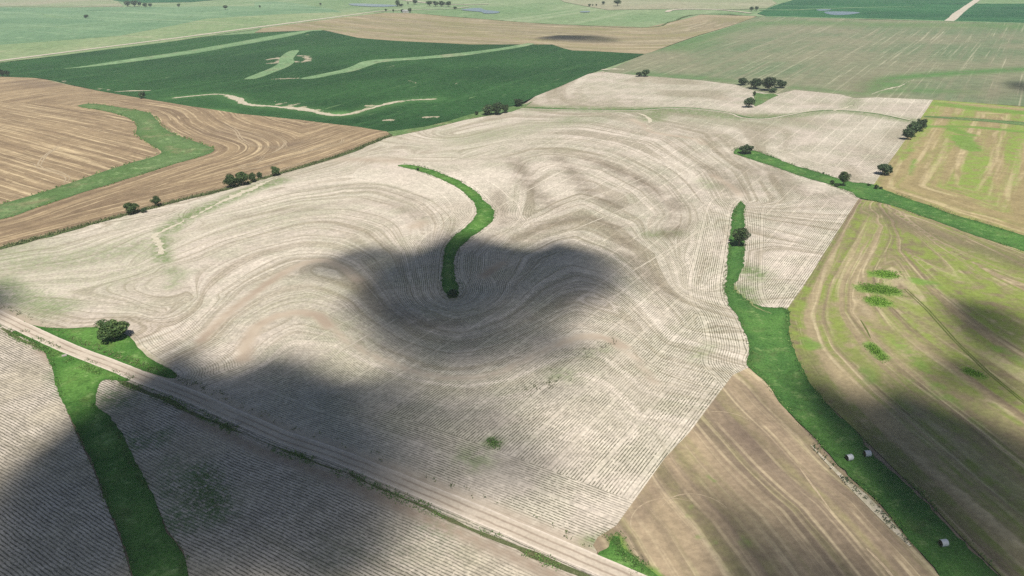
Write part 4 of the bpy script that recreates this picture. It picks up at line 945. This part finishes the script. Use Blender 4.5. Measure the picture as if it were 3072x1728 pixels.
fence(LINE_A, 7.0, "wire fence on pale posts along the hedgerow")
ROOF = mat_simple("grey_roof", C(170,172,170), C(140,142,142), .8); WALL = mat_simple("shed_wall", C(206,204,196), C(170,168,160), .8)
def box(x0, x1, y0, y1, z0, z1):
    return [(x,y,z) for z in (z0,z1) for y in (y0,y1) for x in (x0,x1)], [(0,2,3,1),(4,5,7,6),(0,1,5,4),(2,6,7,3),(0,4,6,2),(1,3,7,5)]
b = G(src((1217, 38)))[0]; o = empty("farm_shed", (b[0], b[1], float(height(b[None])[0])-.1), .15)
mesh_obj("wall", [(-5,-3,0),(5,-3,0),(5,3,0),(-5,3,0),(-5,-3,2.8),(5,-3,2.8),(5,3,2.8),(-5,3,2.8),(-5,0,4.3),(5,0,4.3)], [(0,1,5,4),(2,3,7,6),(1,2,6,9,5),(3,0,4,8,7)], WALL, o)
mesh_obj("roof", [(-5.4,-3.4,2.75),(5.4,-3.4,2.75),(5.4,0,4.45),(-5.4,0,4.45),(-5.4,3.4,2.75),(5.4,3.4,2.75),(-5.4,-3.4,2.6),(5.4,-3.4,2.6),(5.4,3.4,2.6),(-5.4,3.4,2.6)], [(0,1,2,3),(3,2,5,4),(6,7,1,0),(8,9,4,5)], ROOF, o)
V, Fc = box(-1.4,1.4,-3.08,-3.01,0,2.4); mesh_obj("door", V, Fc, METAL, o)
tag(o, "small grey gabled farm shed between two far trees", "shed")

# ------------------------------------------------------------------ clouds (they stand above and behind the camera and throw the shadows on the fields)
def cloud_mat():
    m = bpy.data.materials.new("cloud_vapour"); m.use_nodes = True; t = m.node_tree; t.nodes.clear()
    v = t.nodes.new("ShaderNodeVolumeScatter"); v.inputs["Color"].default_value = (.99, .99, .99, 1); v.inputs["Density"].default_value = SIG; v.inputs["Anisotropy"].default_value = 0.3
    o = t.nodes.new("ShaderNodeOutputMaterial"); t.links.new(v.outputs[0], o.inputs["Volume"]); m.cycles.homogeneous_volume = True
    return m
SIG = 0.06
CLOUD_Z = 1150.0
CLOUD_M = cloud_mat()
def cloud(blobs, seed, label, grid=4.0, rough=1.0):
    """blobs: (x, y of the shadow in the photo, its half width and half height there, optical depth)"""
    cs = []
    for x, y, rx, ry, t in blobs:
        q = flat([(x, y), (x+rx, y), (x, y+ry), (x, y-ry)]); ax = np.linalg.norm(q[1]-q[0]); ay = np.linalg.norm(q[3]-q[2])/2
        d = q[2]-q[3]; cs.append((q[0], ax, ay, math.atan2(d[1], d[0])+math.pi/2, t))
    lo = np.min([c[0]-2.2*max(c[1], c[2]) for c in cs], 0); hi = np.max([c[0]+2.2*max(c[1], c[2]) for c in cs], 0)
    xs = np.arange(lo[0], hi[0], grid); ys = np.arange(lo[1], hi[1], grid)
    gx, gy = np.meshgrid(xs, ys); P = np.stack([gx.ravel(), gy.ravel()], 1)
    W = P + 20*np.stack([vnoise(P, 60, seed+5)-.5, vnoise(P, 60, seed+9)-.5], 1)*rough
    tau = np.zeros(len(P))
    for c, rx, ry, a, t in cs:
        d = W - c; u = d[:, 0]*math.cos(a)+d[:, 1]*math.sin(a); v = -d[:, 0]*math.sin(a)+d[:, 1]*math.cos(a)
        tau += t*np.exp(-((u/rx)**2+(v/ry)**2)**1.05)
    tau = tau*(0.25+2.1*vnoise(P, 40, seed)+1.3*vnoise(P*np.array([1.0,.55]), 12, seed+3)) - 0.5
    T = np.maximum(0, tau)*math.sin(SUN_EL)/SIG
    nx = len(xs); keep = T > 0
    top = np.c_[P, CLOUD_Z + T*0.75]; bot = np.c_[P, CLOUD_Z - T*0.25]
    sh = SUN_DIR/SUN_DIR[2]*CLOUD_Z
    top[:, :2] += sh[:2]; bot[:, :2] += sh[:2]
    n = len(P); ib = np.where(keep, np.arange(n)+n, np.arange(n))
    i = (np.arange(len(ys)-1)[:, None]*nx + np.arange(nx-1)[None]).ravel()
    q = np.stack([i, i+1, i+nx+1, i+nx], 1); q = q[keep[q].any(1)]
    Fc = np.concatenate([q, ib[q][:, ::-1]])
    used = np.unique(Fc); remap = np.full(2*n, -1); remap[used] = np.arange(len(used))
    V = np.concatenate([top, bot])[used]; Fc = remap[Fc]
    o = mesh_obj("cloud", V, Fc.astype(np.int32), CLOUD_M, smooth=True)
    tag(o, label, "cloud", "clouds over the fields")
cloud([(1300,712,195,66,2.3), (1130,680,150,45,2.1), (1450,695,80,48,1.4), (900,660,120,24,1.9), (985,750,120,50,1.9), (1000,835,90,35,1.2), (1120,850,150,45,1.7), (1240,800,120,60,1.1), (1390,790,90,50,.8), (1250,905,160,35,.9), (1080,940,140,28,.7), (1420,880,100,35,.7)], 11, "cloud whose shadow darkens the middle of the pale field")
cloud([(620,1250,330,170,3.6), (260,1310,250,150,3.2), (80,1380,220,190,2.8), (120,1180,110,60,1.6), (490,1000,130,42,2.1), (740,1085,160,48,1.0), (1010,1085,150,50,.85), (1230,1085,170,55,1.0), (1350,1190,110,70,.95), (1150,1230,120,60,.8), (850,1380,150,120,3.0), (980,985,130,28,.8), (1330,1000,170,32,.9), (360,1120,130,70,2.0)], 23, "cloud whose shadow covers the near road")
cloud([(2430,1160,160,85,1.7), (2180,1075,95,48,1.9), (2130,1085,60,42,1.3), (2235,1190,58,48,1.9), (2350,1310,66,55,2.0), (2450,1425,75,60,2.2), (2400,1320,100,70,2.0), (2570,1280,160,160,2.2), (2565,850,85,55,2.0), (2510,970,120,45,1.4), (2500,1430,110,80,2.6), (2050,985,50,35,.9), (1900,1010,45,40,.35), (2330,1000,100,40,.6)], 37, "cloud whose shadow covers the hay bale strip")
cloud([(2110,1455,150,38,3.0), (1940,1462,90,28,2.2), (2020,1530,180,50,2.5)], 71, "small cloud shading the foot of the tan triangle")
cloud([(0,763,50,18,1.1), (-70,775,80,40,1.8)], 41, "small cloud shading the field edge on the left")
cloud([(1428,98,58,4.2,2.6), (1490,104,90,6,.7)], 53, "small cloud shading the far wheat field", 7.0)
cloud([(2585,222,55,15,1.3)], 59, "small cloud shading the olive field edge", 7.0)

# ------------------------------------------------------------------ haze
def haze():
    x0, x1, y0, y1, z0, z1 = -13000, 13000, -300, 15500, -9.0, HC+3
    V = [(x, y, z) for z in (z0, z1) for y in (y0, y1) for x in (x0, x1)]
    Fc = [(0,2,3,1),(4,5,7,6),(0,1,5,4),(2,6,7,3),(0,4,6,2),(1,3,7,5)]
    m = bpy.data.materials.new("air"); m.use_nodes = True; t = m.node_tree; t.nodes.clear()
    v = t.nodes.new("ShaderNodeVolumePrincipled"); v.inputs["Color"].default_value = (.80, .90, 1.0, 1); v.inputs["Density"].default_value = 0.00010; v.inputs["Anisotropy"].default_value = 0.0
    o = t.nodes.new("ShaderNodeOutputMaterial"); t.links.new(v.outputs[0], o.inputs["Volume"]); m.cycles.homogeneous_volume = True
    tag(mesh_obj("haze", V, Fc, m), kind="stuff")
haze()
